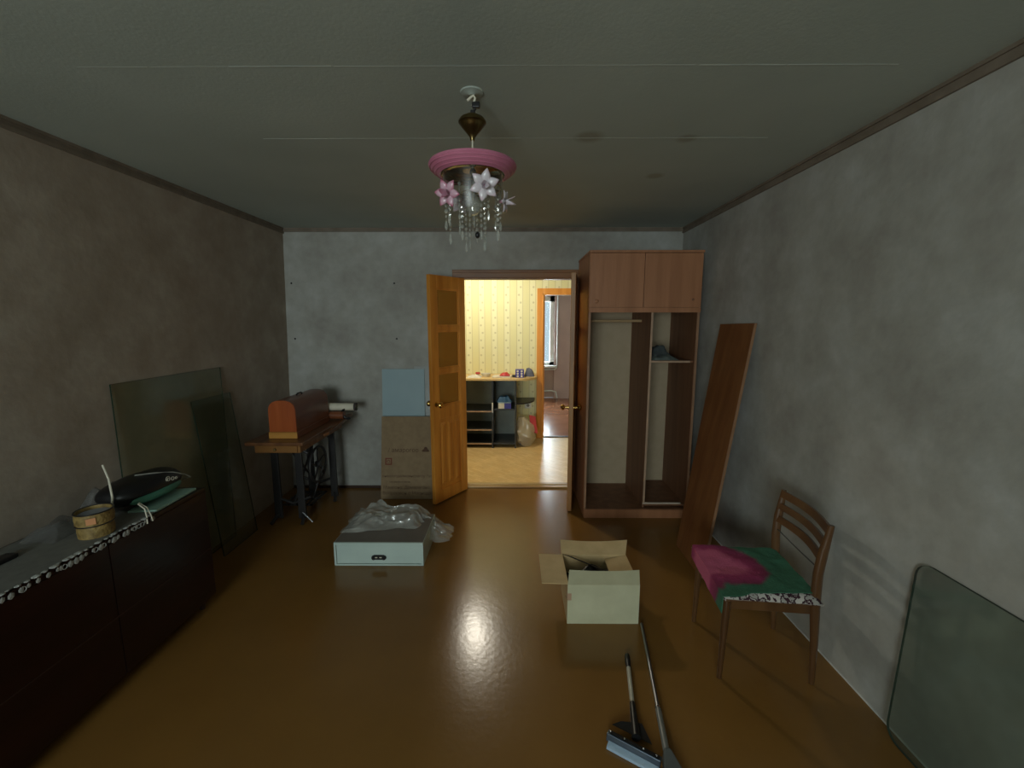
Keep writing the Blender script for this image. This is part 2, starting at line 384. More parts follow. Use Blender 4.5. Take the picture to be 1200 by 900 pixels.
# ---- hall
HB = 6.05
def hall_wallpaper():
    m, nt, b = base_mat('striped_yellow_wallpaper'); L = nt.links
    b.inputs['Roughness'].default_value = 0.7
    tc = nd(nt, 'ShaderNodeTexCoord'); sep = nd(nt, 'ShaderNodeSeparateXYZ'); L.new(tc.outputs['Object'], sep.inputs[0])
    def math_(op, a, b_=None, c_=None):
        n = nd(nt, 'ShaderNodeMath', operation=op)
        for i, v in enumerate((a, b_, c_)):
            if v is None: continue
            if isinstance(v, (int, float)): n.inputs[i].default_value = v
            else: L.new(v, n.inputs[i])
        return n.outputs[0]
    P = 0.178
    fx = math_('FRACT', math_('DIVIDE', math_('ADD', sep.outputs[0], 5.0), P))
    # pinstripes at 0.28 and 0.72
    l1 = math_('LESS_THAN', math_('ABSOLUTE', math_('SUBTRACT', fx, 0.27)), 0.022)
    l2 = math_('LESS_THAN', math_('ABSOLUTE', math_('SUBTRACT', fx, 0.73)), 0.022)
    lines = math_('MAXIMUM', l1, l2)
    # vine motif: small leaves alternating about 0.5, every 0.11 m
    row = math_('DIVIDE', sep.outputs[2], 0.105)
    fz = math_('FRACT', row)
    wob = math_('MULTIPLY', math_('SINE', math_('MULTIPLY', sep.outputs[2], 2 * PI / 0.21)), 0.07)
    dx = math_('SUBTRACT', math_('SUBTRACT', fx, 0.5), wob)
    dz = math_('MULTIPLY', math_('SUBTRACT', fz, 0.5), 0.6)
    rr = math_('ADD', math_('MULTIPLY', dx, dx), math_('MULTIPLY', dz, dz))
    leafm = math_('MULTIPLY', math_('LESS_THAN', rr, 0.0065), .6)
    center = math_('LESS_THAN', math_('ABSOLUTE', math_('SUBTRACT', fx, 0.5)), 0.23)
    mx0 = nd(nt, 'ShaderNodeMix', data_type='RGBA'); L.new(center, mx0.inputs[0]); mx0.inputs[6].default_value = lin(228, 222, 168); mx0.inputs[7].default_value = lin(234, 230, 186)
    mx1 = nd(nt, 'ShaderNodeMix', data_type='RGBA'); L.new(math_('MULTIPLY', lines, .6), mx1.inputs[0]); L.new(mx0.outputs[2], mx1.inputs[6]); mx1.inputs[7].default_value = lin(186, 176, 130)
    mx2 = nd(nt, 'ShaderNodeMix', data_type='RGBA'); L.new(math_('MULTIPLY', leafm, .75), mx2.inputs[0]); L.new(mx1.outputs[2], mx2.inputs[6]); mx2.inputs[7].default_value = lin(166, 156, 112)
    L.new(mx2.outputs[2], b.inputs['Base Color'])
    return m
M['hall_wallpaper'] = hall_wallpaper()
def parquet():
    m, nt, b = base_mat('parquet_pattern_laminate'); L = nt.links
    b.inputs['Roughness'].default_value = 0.33
    tc = nd(nt, 'ShaderNodeTexCoord'); mp = nd(nt, 'ShaderNodeMapping'); mp.inputs['Rotation'].default_value = (0, 0, .785); L.new(tc.outputs['Object'], mp.inputs[0])
    br = nd(nt, 'ShaderNodeTexBrick'); br.inputs['Scale'].default_value = 5; br.inputs['Brick Width'].default_value = .6; br.inputs['Row Height'].default_value = .2; br.inputs['Mortar Size'].default_value = .006
    br.inputs['Color1'].default_value = lin(234, 200, 140); br.inputs['Color2'].default_value = lin(222, 184, 120); br.inputs['Mortar'].default_value = lin(200, 156, 94)
    L.new(mp.outputs[0], br.inputs['Vector'])
    n = nd(nt, 'ShaderNodeTexNoise'); n.inputs['Scale'].default_value = 7; n.inputs['Detail'].default_value = 5; L.new(mp.outputs[0], n.inputs['Vector'])
    mr = nd(nt, 'ShaderNodeMapRange'); mr.inputs[3].default_value = .82; mr.inputs[4].default_value = 1.12; L.new(n.outputs['Fac'], mr.inputs[0])
    mx = nd(nt, 'ShaderNodeMix', data_type='RGBA', blend_type='MULTIPLY'); mx.inputs[0].default_value = 1; L.new(br.outputs[0], mx.inputs[6]); L.new(mr.outputs[0], mx.inputs[7])
    L.new(mx.outputs[2], b.inputs['Base Color'])
    return m
M['parquet'] = parquet()
M['far_floor'] = mat('red_brown_floor', lin(150, 96, 66), 0.2, c2=lin(136, 84, 56), scale=4)
M['mauve'] = mat('mauve_wall', lin(186, 160, 152), 0.8, c2=lin(178, 152, 146), scale=3)
struct(MB().box(-1.7, 2.3, 4.19, HB + .06, -.1, 0).build('floor_hall', M['parquet']))
struct(MB().box(-1.7, 2.3, BY + .1, HB + .1, CH, CH + .1).build('ceiling_hall', M['plain_wall']))
HX0, HX1, HZ = .405, 1.22, 2.045
struct(MB().box(-1.7, HX0, HB, HB + .1, 0, CH).box(HX1, 2.3, HB, HB + .1, 0, CH).box(HX0, HX1, HB, HB + .1, HZ, CH).build('wall_hall_back', M['hall_wallpaper']))
struct(MB().box(-1.8, -1.7, BY + .1, HB, 0, CH).build('wall_hall_left', M['hall_wallpaper']))
struct(MB().box(2.3, 2.4, BY + .1, HB, 0, CH).build('wall_hall_right', M['hall_wallpaper']))
struct(MB().box(RX, 2.4, BY + .0, BY + .1, 0, CH).build('wall_hall_front', M['plain_wall']))
M['pine_bright'] = wood('bright_pine_casing', lin(232, 160, 66), lin(214, 136, 46), 'z', 0.4)
struct(MB().box(HX0 - .09, HX0, HB - .02, HB, 0, HZ + .09).box(HX1, HX1 + .09, HB - .02, HB, 0, HZ + .09).box(HX0, HX1, HB - .02, HB, HZ, HZ + .09).box(HX0 - .02, HX0, HB - .028, HB - .02, 0, HZ + .02).box(HX0 - .02, HX1 + .02, HB - .028, HB - .02, HZ, HZ + .02)
       .box(HX0, HX0 + .02, HB, HB + .1, 0, HZ).build('trim_11', M['pine_bright'], bevel=.003))
struct(MB().box(HX0, HX1, HB + .03, HB + .07, 0, .012).build('trim_12', M['dark_trim']))
# ---- far room
FB = 9.25
struct(MB().box(-1.9, 3.0, HB + .06, FB + .1, -.1, 0).build('floor_far', M['far_floor']))
struct(MB().box(-1.9, 3.0, HB + .1, FB + .1, CH, CH + .1).build('ceiling_far', M['plain_wall']))
fx0, fx1, fz0, fz1 = -.75, .86, .73, 2.22
struct(MB().box(-1.9, fx0, FB, FB + .2, 0, CH).box(fx1, 3.0, FB, FB + .2, 0, CH).box(fx0, fx1, FB, FB + .2, fz1, CH).box(fx0, fx1, FB + .12, FB + .2, 0, fz0).build('wall_far_back', M['mauve']))
struct(MB().box(-2.0, -1.9, HB + .1, FB, 0, CH).build('wall_far_left', M['mauve']))
struct(MB().box(3.0, 3.1, HB + .1, FB, 0, CH).build('wall_far_right', M['mauve']))
w2 = MB()
for a, b in ((fx0, fx0 + .07), (fx1 - .09, fx1), (-.02, .06)): w2.box(a, b, FB + .08, FB + .14, fz0, fz1)
w2.box(fx0, fx1, FB + .08, FB + .14, fz0, fz0 + .07).box(fx0, fx1, FB + .08, FB + .14, fz1 - .12, fz1)
w2 = struct(w2.build('window_2', M['white_paint']))
for a, b in ((fx0 + .07, -.02), (.06, fx1 - .09)): MB().box(a, b, FB + .105, FB + .111, fz0 + .07, fz1 - .12).build('pane', M['pane'], w2)
MB().box(fx0 - .05, fx1 + .04, FB - .10, FB + .12, fz0 - .045, fz0 - .001).build('window_sill', M['white_paint'], w2, bevel=.005)

# =====================================================================  THINGS
# ---- heating pipe and radiator in the far room
p = MB().tube([(.92, FB - .03, 2.5), (.92, FB - .03, .72), (.91, FB - .03, .67), (.87, FB - .03, .645), (.62, FB - .03, .64)], .014, 8)
tag(p.build('heating_pipe', M['white_paint'], smooth=True), 'white upright heating pipe with a bend beside the far window', 'pipe')
rad = thing('radiator', 'radiator under the far window with white lower pipe', 'radiator', (.2, FB, 0))
for i in range(9): MB().box(-.35 + i * .11, -.26 + i * .11, FB - .01, FB + .09, .12, .56).build('radiator_section', M['white_paint'], rad, bevel=.01)
MB().tube([(.6, FB + .02, .16), (.80, FB - .05, .18), (.90, FB - .06, .16), (.93, FB - .06, .02)], .016, 8).build('lower_pipe', M['white_paint'], rad, smooth=True)

# ---- hall lamp (fixture at the ceiling; bulb light set at the top of the script)
hl = thing('ceiling_lamp', 'small ceiling lamp lighting the yellow hall', 'lamp', (-.53, 5.12, 2.55))
MB().lathe([(.09, 2.55), (.09, 2.53), (.05, 2.51), (.02, 2.49), (.02, 2.44)], (-.53, 5.12, 0)).build('lamp_base', M['white_paint'], hl, smooth=True)

# ---- hall shelving unit
su = thing('shelf_unit', 'low black shelf unit with pale wood top by the yellow wall', 'shelving', (-.3, 5.75, 0))
M['pale_wood'] = wood('pale_wood_top', lin(224, 192, 132), lin(206, 172, 112), 'x', 0.4)
M['black_lam'] = mat('black_laminate', lin(40, 40, 38), 0.35)
M['grey_back'] = mat('grey_hardboard_back', lin(150, 156, 146), 0.6)
UY0, UY1 = 5.52, 6.04
mb = MB(); pts = [(-1.05, UY1), (-1.05, UY0), (.02, UY0)]
for k in range(1, 9):
    a = k / 8 * PI / 2; pts.append((.02 + .285 * math.sin(a), UY0 + .22 * (1 - math.cos(a)) + .0))
pts.append((.305, UY1))
mb.hexa([(x, y, .915) for x, y in pts], [(x, y, .945) for x, y in pts]).build('worktop', M['pale_wood'], su, bevel=.003)
for x in (-1.04, -.30, .005): MB().box(x, x + .018, UY0 + .015, UY1 - .02, 0.0, .914).build('upright_panel', M['black_lam'], su)
MB().box(-1.02, .0, UY1 - .018, UY1 - .010, .03, .91).build('back_panel', M['grey_back'], su)
for x0, x1, z in ((-1.02, -.302, .49), (-1.02, -.302, .24), (-1.02, -.302, .05), (-.28, .003, .515), (-.28, .003, .05)):
    s_ = MB().box(x0, x1, UY0 + .03, UY1 - .02, z, z + .02).build('shelf', M['black_lam'], su)
    if x0 < -1: MB().box(x0, x1, UY0 + .024, UY0 + .03, z, z + .016).build('edge_strip', M['edge_pale'], s_)
MB().box(-.30, -.283, UY0 + .006, UY0 + .014, .49, .62).build('edge_strip', M['white_paint'], su)
mb = MB(); pts = [(.024, UY1 - .02), (.024, UY0 + .06)]
for k in range(1, 9):
    a = k / 8 * PI / 2; pts.append((.024 + .26 * math.sin(a), UY0 + .06 + .35 * (1 - math.cos(a))))
pts.append((.284, UY1 - .02))
mb.hexa([(x, y, .585) for x, y in pts], [(x, y, .605) for x, y in pts]).build('corner_shelf', M['black_lam'], su)

Z = .945
M['paper'] = mat('white_paper', lin(226, 220, 200), 0.7)
M['red'] = mat('red_plastic', lin(190, 44, 40), 0.5)
M['violet'] = mat('violet_blue_print', lin(56, 52, 150), 0.4)
M['grey_cloth'] = mat('grey_cloth', lin(98, 98, 108), 0.8, bump=.2)
def crumple(x0, x1, y0, y1, z, h, seed, n=14):
    def f(u, v):
        x = x0 + (x1 - x0) * u; y = y0 + (y1 - y0) * v
        e = min(u, 1 - u, v, 1 - v) * 4
        q = noise.noise(Vector((u * 4 + seed, v * 4, seed * 1.7))) * .5 + .5
        return (x + noise.noise(Vector((v * 3, seed, u))) * (x1 - x0) * .08, y + noise.noise(Vector((u * 3, seed + 4, v))) * (y1 - y0) * .1, z + h * min(1, e) * (0.35 + .9 * q) + .001)
    return MB().grid(f, n, n)
tag(crumple(-.63, -.44, 5.58, 5.75, Z, .035, 3).build('paper_sheets', M['paper']), 'crumpled pale papers at left end of the pale worktop', 'paper')
tag(MB().lathe([(.02, 0), (.035, .012), (.028, .026), (.0, .028)], (-.49, 5.66, Z + .04), 16).build('red_lid', M['red'], smooth=True), 'small red lid lying on the papers', 'lid')  # a red lid, lying loose on the papers
tag(MB().lathe([(.05, 0), (.062, .03), (.064, .045), (.058, .045), (.05, .01)], (-.385, 5.72, Z), 24).build('cream_bowl', M['paper'], smooth=True), 'cream bowl beside the papers on the hall worktop', 'bowl')
tag(MB().slab([(-.30, 5.6, Z + .002), (-.05, 5.58, Z + .002), (-.03, 5.78, Z + .002), (-.28, 5.8, Z + .002)], .012).build('notebook', M['paper']), 'flat white notebook in the middle of the hall worktop', 'book')
tag(crumple(-.20, -.06, 5.62, 5.76, Z + .02, .045, 8).build('red_cloth', M['red']), 'crumpled red wrapper on the white notebook', 'wrapper')
tag(MB().box(-.03, .015, 5.63, 5.72, Z, Z + .03).build('dark_block', M['black'], bevel=.004), 'small dark block left of the violet carton', 'box')
vc = thing('violet_carton', 'violet-blue carton printed with rows of pale ovals', 'carton', (.06, 5.66, Z))
MB().box(.012, .125, 5.60, 5.72, Z, Z + .105).build('box_body', M['violet'], vc, bevel=.004)
for i in range(2):
    for j in range(3):
        MB().lathe([(.0, -.001), (.014, -.001), (.014, .0), (.0, .0)][1:3] + [(.013, .0005)], (.042 + i * .052, 5.599, Z + .02 + j * .033), 12, 'y').build('oval_print', M['paper'], vc)
tag(crumple(.13, .27, 5.70, 5.88, Z, .11, 12).build('folded_cloth', M['grey_cloth'], smooth=True), 'grey folded cloth at the right end of the pale worktop', 'cloth')
M['navy'] = mat('teal_blue_cloth', lin(34, 78, 108), 0.6, bump=.3)
bb = thing('cleaning_box', 'white and blue carton on the middle black shelf', 'carton', (-.14, 5.65, .535))
MB().box(-.215, -.135, 5.56, 5.72, .536, .61).build('white_side', M['paper'], bb)
MB().box(-.135, -.045, 5.56, 5.72, .536, .61).build('blue_side', M['violet'], bb)
MB().box(-.215, -.045, 5.558, 5.722, .61, .622).build('box_lid', mat('pale_blue_lid', lin(170, 200, 220), .5), bb)
tag(crumple(-.235, -.035, 5.55, 5.73, .623, .085, 21).build('teal_cloth', M['navy'], smooth=True), 'dark teal cloth bundled on the white and blue carton', 'cloth')
sk = thing('wall_socket', 'white wall socket between the shelf unit and the far doorway', 'socket', (.19, HB, .48))
MB().box(.15, .24, HB - .012, HB, .44, .53).build('socket_plate', M['white_paint'], sk, bevel=.004)
MB().lathe([(.022, -.013), (.022, -.012), (.02, -.012)], (.195, HB, .485), 20, 'y').build('socket_face', mat('socket_grey', lin(120, 120, 112), .5), sk)
M['bag'] = clear('hazy_plastic_bag', (0.92, 0.90, 0.84, 1), 0.15, haze=.55, hazecol=lin(205, 190, 160))
def bagf(cx, cy, rx, ry, h, seed):
    def f(u, v):
        a = u * 2 * PI; t = v
        q = 1 + .36 * noise.noise(Vector((math.cos(a) * 1.6, math.sin(a) * 1.6, t * 3 + seed))) + .2 * noise.noise(Vector((math.cos(a) * 6, math.sin(a) * 6, t * 9 + seed)))
        prof = (math.sin(min(1, t * 2.2) * PI / 2) * .5 + .5) * (1 - max(0, t - .55) / .45 * .62)
        return (cx + rx * q * prof * math.cos(a) + (t ** 2) * -.06, cy + ry * q * prof * math.sin(a), .004 + h * t)
    return MB().grid(f, 28, 14)
pb = thing('plastic_bag', 'translucent plastic bag standing on the hall floor under the corner shelf', 'bag', (.14, 5.6, 0))
bagf(.155, 5.66, .135, .10, .40, 2).build('bag_film', M['bag'], pb, smooth=True)
tag(crumple(.07, .19, 5.60, 5.72, .03, .14, 33).build('blue_cloth', mat('dark_blue_cloth', lin(40, 60, 100), .8)), 'dark blue cloth visible inside the plastic bag', 'cloth')
rp = thing('red_package', 'red package sticking up out of the plastic bag', 'package', (.25, 5.72, .2))
MB().slab([(.225, 5.66, .19), (.315, 5.66, .17), (.285, 5.70, .40), (.20, 5.70, .42)], .02).build('package_wrap', M['red'], rp)
MB().slab([(.228, 5.672, .30), (.275, 5.672, .29), (.262, 5.684, .38), (.218, 5.684, .39)], -.012).build('package_label', mat('dark_label', lin(70, 30, 40), .5), rp)

# ---- wardrobe
WX0, WX1, WY0, WY1, WH = .600, 1.498, 3.492, 4.10, 2.243
wd = thing('wardrobe', 'brown laminate wardrobe without lower doors beside the doorway', 'wardrobe', ((WX0 + WX1) / 2, (WY0 + WY1) / 2, 0))
t = .018
MB().box(WX0, WX0 + t, WY0 + .018, WY1, 0, WH - t).build('side_panel', M['laminate'], wd)
MB().box(WX1 - t, WX1, WY0 + .018, WY1, 0, WH - t).build('side_panel', M['laminate'], wd)
MB().box(WX0 - .004, WX1 + .004, WY0 - .004, WY1, WH - t, WH).build('top_panel', M['laminate'], wd)
MB().box(WX0 + t, WX1 - t, WY1 - .006, WY1, .06, WH - t).build('back_panel', M['hardboard'], wd)
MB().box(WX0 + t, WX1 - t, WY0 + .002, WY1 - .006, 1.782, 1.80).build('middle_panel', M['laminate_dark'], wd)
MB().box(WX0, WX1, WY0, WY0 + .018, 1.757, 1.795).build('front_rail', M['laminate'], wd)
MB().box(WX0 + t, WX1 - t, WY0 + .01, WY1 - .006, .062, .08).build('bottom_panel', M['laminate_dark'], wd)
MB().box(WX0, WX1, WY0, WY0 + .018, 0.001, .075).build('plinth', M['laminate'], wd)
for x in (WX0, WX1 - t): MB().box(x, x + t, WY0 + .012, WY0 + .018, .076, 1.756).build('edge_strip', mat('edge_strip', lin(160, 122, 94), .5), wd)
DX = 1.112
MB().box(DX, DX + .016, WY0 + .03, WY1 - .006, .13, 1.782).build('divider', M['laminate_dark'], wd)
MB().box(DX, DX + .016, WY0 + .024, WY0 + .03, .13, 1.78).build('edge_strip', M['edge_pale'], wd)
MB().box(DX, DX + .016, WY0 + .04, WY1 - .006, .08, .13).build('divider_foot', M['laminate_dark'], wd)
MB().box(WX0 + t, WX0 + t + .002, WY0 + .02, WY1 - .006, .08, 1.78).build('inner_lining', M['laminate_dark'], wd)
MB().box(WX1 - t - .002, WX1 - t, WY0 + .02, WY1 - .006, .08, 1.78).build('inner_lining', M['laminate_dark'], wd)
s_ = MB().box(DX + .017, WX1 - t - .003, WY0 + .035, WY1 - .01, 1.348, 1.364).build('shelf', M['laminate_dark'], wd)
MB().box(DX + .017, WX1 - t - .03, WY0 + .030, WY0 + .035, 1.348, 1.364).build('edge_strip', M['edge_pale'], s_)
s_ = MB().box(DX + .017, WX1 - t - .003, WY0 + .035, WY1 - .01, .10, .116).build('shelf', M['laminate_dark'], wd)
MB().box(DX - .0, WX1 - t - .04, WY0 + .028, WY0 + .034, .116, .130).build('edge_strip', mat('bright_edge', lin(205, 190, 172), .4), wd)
MB().tube([(WX0 + t, 3.79, 1.69), (DX, 3.79, 1.69)], .012, 14).build('hanging_rail', mat('rail_wood', lin(190, 160, 120), .4), wd, smooth=True)
xm = 1.035
for a, b in ((WX0 + .003, xm - .002), (xm + .002, WX1 - .003)):
    d = MB().box(a, b, WY0 - .002, WY0 + .016, 1.798, WH - t - .004).build('door', M['laminate'], wd, bevel=.0015)
    if a < 1: MB().lathe([(.020, 0), (.020, -.004), (.012, -.006), (.008, -.012), (.014, -.018), (.010, -.022)], (.655, WY0 - .002, 1.845), 20, 'y').build('knob', M['laminate'], d, smooth=True)
    else: MB().lathe([(.010, 0), (.010, -.003), (.005, -.004)], (1.43, WY0 - .002, 1.86), 16, 'y').build('keyhole', M['laminate_dark'], d, smooth=True)
M['dk_cloth'] = mat('dark_grey_green_cloth', lin(72, 80, 82), .85, bump=.3)
M['lt_cloth'] = mat('grey_green_cloth', lin(112, 122, 118), .85, bump=.3)
tag(crumple(1.14, 1.37, 3.54, 3.78, 1.365, .055, 5, 20).build('folded_clothes', M['lt_cloth'], smooth=True), 'grey-green folded clothes lying on the upper wardrobe shelf', 'clothes')
tag(crumple(1.145, 1.30, 3.55, 3.76, 1.41, .075, 9, 18).build('bundled_clothes', M['dk_cloth'], smooth=True), 'darker bundled clothes on top of the folded pile in the wardrobe', 'clothes')

# ---- leaning board (a wardrobe door) against the right wall
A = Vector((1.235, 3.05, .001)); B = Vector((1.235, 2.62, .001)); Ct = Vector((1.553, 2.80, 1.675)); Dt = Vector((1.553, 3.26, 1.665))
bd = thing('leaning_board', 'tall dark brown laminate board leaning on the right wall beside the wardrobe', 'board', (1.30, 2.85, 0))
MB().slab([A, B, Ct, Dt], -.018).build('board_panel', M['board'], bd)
MB().slab([B + Vector((0, -.002, 0)), B + Vector((0.018, -.002, 0.0)), Ct + Vector((.018, -.002, 0)), Ct + Vector((0, -.002, 0))], .001).build('edge_strip', mat('light_brown_edge', lin(150, 112, 82), .5), bd)

# ---- sheets leaning on the back wall
M['blue_sheet'] = mat('pale_blue_sheet', lin(158, 182, 188), .55, c2=lin(150, 174, 182), scale=3)
tag(MB().slab([(-1.292, 4.02, .001), (-.878, 4.02, .001), (-.878, 4.132, 1.225), (-1.292, 4.132, 1.225)], .006).build('blue_sheet', M['blue_sheet']), 'pale blue rectangular sheet leaning on the back wall behind the cardboard', 'sheet')
tag(MB().slab([(-.98, 4.05, .001), (-.80, 4.05, .001), (-.80, 4.147, 1.25), (-.98, 4.147, 1.25)], .006).build('white_sheet', mat('white_hardboard', lin(176, 180, 178), .6)), 'narrow whitish sheet showing between the pale blue sheet and the door', 'sheet')
cb = thing('flat_cardboard', 'flattened brown cardboard box with brown print leaning on the back wall', 'cardboard', (-1.03, 3.95, 0))
cy0, cy1, cz1 = 3.885, 4.045, .772
MB().slab([(-1.278, cy0, .001), (-.785, cy0, .001), (-.788, cy1, cz1), (-1.286, cy1, cz1)], .012).build('cardboard_sheet', M['cardboard'], cb)
M['print'] = mat('brown_ink', lin(98, 70, 52), .8)
M['print_red'] = mat('red_brown_ink', lin(128, 66, 50), .8)
lean = math.atan2(cy1 - cy0, cz1)
def cbp(x, h, off=.0135):   # point on the board's front face, h = height
    return Vector((x, cy0 + (cy1 - cy0) * h / cz1 - off, h))
rotu = Matrix.Rotation(PI / 2 - lean, 3, 'X')
text_mesh('printed_text', '/ амарогоо', .056, cbp(-1.07, .440), rotu, M['print'], cb)
for h, s_, sz in ((.205, 'онволотдалмоянслагоу //уг', .036), (.155, 'омсеноволгеман', .024), (.098, 'Мамлоно, Домарегоно.', .040), (.045, 'Вопросмон о Маонодо', .042)):
    text_mesh('printed_text', s_, sz, cbp(-1.03 if sz != .024 else -1.10, h), rotu, M['print'], cb)
# emblem: three lobes with a leaf, and the small square handling mark
e = MB()
for dx, dz, r in ((-.016, 0, .017), (.016, 0, .017), (0, .02, .017)):
    e.lathe([(r, 0), (r, -.0008), (r * .9, -.001)], cbp(-.855 + dx, .452 + dz), 16, 'y')
e.slab([cbp(-.90, .452), cbp(-.875, .445), cbp(-.868, .462)], .0006)
e.build('printed_emblem', M['print'], cb)
e = MB()
for (x0, x1, z0, z1) in ((-1.243, -1.232, .32, .385), (-1.189, -1.178, .32, .385), (-1.232, -1.189, .32, .331), (-1.232, -1.189, .374, .385)):
    e.slab([cbp(x0, z0), cbp(x1, z0), cbp(x1, z1), cbp(x0, z1)], .0006)
e.lathe([(.016, 0), (.016, -.001), (.010, -.001), (.010, 0)], cbp(-1.2105, .3525), 16, 'y', closed=True)
e.build('printed_square', M['print_red'], cb)

# ---- sewing machine on its treadle table
st = thing('sewing_table', 'old treadle sewing table with black iron base in the far left corner', 'table', (-1.82, 3.5, 0))
M['table_wood'] = wood('sewing_table_wood', lin(120, 78, 44), lin(92, 56, 30), 'y', .4, 8, .2)
M['drawer_wood'] = wood('sewing_drawer_wood', lin(142, 98, 46), lin(112, 72, 32), 'x', .45)
TX0, TX1, TY0, TY1 = -2.035, -1.595, 3.10, 3.98
MB().box(TX0, TX1, TY0, TY1, .755, .782).build('tabletop', M['table_wood'], st, bevel=.006)
MB().hexa([(TX1, TY0 + .35, .735), (TX1 + .035, TY0 + .38, .745), (TX1 + .035, TY1 + .02, .785), (TX1, TY1 + .02, .785)], [(TX1, TY0 + .35, .757), (TX1 + .035, TY0 + .38, .767), (TX1 + .035, TY1 + .02, .81), (TX1, TY1 + .02, .81)]).build('folding_leaf', M['table_wood'], st)
MB().box(TX0 + .05, TX1 - .04, TY0 + .04, TY1 - .05, .69, .754).build('apron', M['drawer_wood'], st, bevel=.004)
d = MB().box(TX0 + .07, TX1 - .06, TY0 + .028, TY0 + .041, .695, .75).build('drawer_front', M['drawer_wood'], st, bevel=.003)
MB().ball((-1.82, TY0 + .02, .722), .011, 2).build('drawer_knob', M['old_brass'], d)
for y in (3.42, 3.88):
    for x, sgn in (((-2.0, -1), (-1.80, 1)) if y < 3.5 else ((-1.93, -1), (-1.72, 1))):
        MB().hexa([(x - .032, y - .012, .03), (x + .032, y - .012, .03), (x + .032, y + .012, .03), (x - .032, y + .012, .03)],
                  [(x - .028 + .0, y - .012, .69), (x + .028, y - .012, .69), (x + .028, y + .012, .69), (x - .028, y + .012, .69)]).build('leg', M['iron'], st, bevel=.004)
        MB().tube([(x, y, .07), (x + sgn * .02, y - .04, .035), (x + sgn * .03, y - .08, .012)], .014, 8).build('foot', M['iron'], st, smooth=True)
    MB().tube([(-2.02, y, .60), (-1.94, y, .645), (-1.87, y, .655), (-1.80, y, .645), (-1.72, y, .60)], .012, 8).build('stand_arch', M['iron'], st, smooth=True)
    MB().tube([(-2.02, y, .22), (-1.87, y, .16), (-1.72, y, .22)], .012, 8).build('stand_brace', M['iron'], st, smooth=True)
MB().tube([(-1.87, 3.42, .64), (-1.87, 3.88, .14)], .009, 8).build('cross_brace', M['iron'], st)
MB().tube([(-1.87, 3.88, .64), (-1.87, 3.42, .14)], .009, 8).build('cross_brace', M['iron'], st)
MB().tube([(-2.0, 3.62, .12), (-1.74, 3.62, .12)], .010, 8).build('treadle_shaft', M['iron'], st)
tp = MB()
for i in range(7): tp.box(-1.99 + i * .038, -1.972 + i * .038, 3.47, 3.77, .115, .127)
tp.box(-1.99, -1.744, 3.47, 3.485, .115, .127).box(-1.99, -1.744, 3.755, 3.77, .115, .127)
tp.build('treadle_plate', M['iron'], st)
wh = MB().torus((-1.735, 3.62, .44), .155, .010, 'x', 36, 8)
wh.build('drive_wheel', M['iron'], st, smooth=True)
sp = MB()
for k in range(5):
    a = k * 2 * PI / 5 + .3
    sp.tube([(-1.735, 3.62, .44), (-1.735, 3.62 + .08 * math.cos(a + .15), .44 + .08 * math.sin(a + .15)), (-1.735, 3.62 + .15 * math.cos(a), .44 + .15 * math.sin(a))], .007, 6)
sp.lathe([(.028, -.02), (.028, .02)], (-1.735, 3.62, .44), 14, 'x')
sp.build('wheel_spokes', M['iron'], st, smooth=True)
MB().tube([(-1.72, 3.68, .40), (-1.79, 3.60, .13)], .006, 6).build('pitman_rod', M['iron'], st)
MB().slab([(-1.90, 3.395, .655), (-1.87, 3.395, .69), (-1.85, 3.395, .685), (-1.865, 3.395, .635)], .012).build('white_tag', M['paper'], st)
MB().tube([(-1.79, 3.40, .09), (-1.70, 3.38, .012)], .006, 6).build('bright_foot_rod', M['chrome'], st)

cv = thing('sewing_machine_cover', 'arched orange-brown wooden sewing machine cover on the treadle table', 'cover', (-1.85, 3.55, .782))
M['cover_wood'] = wood('cover_veneer', lin(176, 88, 34), lin(150, 68, 24), 'z', .4, 5, .2)
M['cover_side'] = wood('cover_side_veneer', lin(128, 74, 44), lin(108, 58, 34), 'y', .4, 6, .2)
M['cover_base'] = wood('cover_base_wood', lin(190, 134, 58), lin(160, 106, 40), 'x', .45)
cx0, cx1, cyf, cyb = -1.905, -1.695, 3.22, 3.80
MB().box(cx0 - .006, cx1 + .006, cyf + .004, cyb + .006, .783, .835).build('cover_plinth', M['cover_side'], cv, bevel=.004)
MB().box(cx0 - .006, cx1 + .006, cyf - .008, cyf + .003, .783, .835).build('plinth_front', M['cover_base'], cv, bevel=.003)
def arch(ins=0.0):
    pts = [(cx0 + ins, .836)]
    hw = (cx1 - cx0) / 2 - ins; cxm = (cx0 + cx1) / 2; zc = .985; zt = 1.082 - ins
    for k in range(0, 17):
        a = PI - k * PI / 16
        c_, s2 = math.cos(a), math.sin(a)
        pts.append((cxm + hw * (abs(c_) ** .75) * (1 if c_ > 0 else -1), zc + (zt - zc) * (s2 ** .75)))
    pts.append((cx1 - ins, .836))
    return pts
ar = arch()
MB().hexa([(x, cyf, z) for x, z in ar], [(x, cyf + .012, z) for x, z in ar]).build('end_panel', M['cover_wood'], cv)
MB().hexa([(x, cyf + .012, z) for x, z in ar], [(x, cyb, z) for x, z in ar]).build('arched_body', M['cover_side'], cv, smooth=True)
MB().tube([(-1.80, 3.46, 1.084), (-1.80, 3.475, 1.096), (-1.80, 3.535, 1.096), (-1.80, 3.55, 1.084)], .006, 8).build('handle', M['iron'], cv, smooth=True)

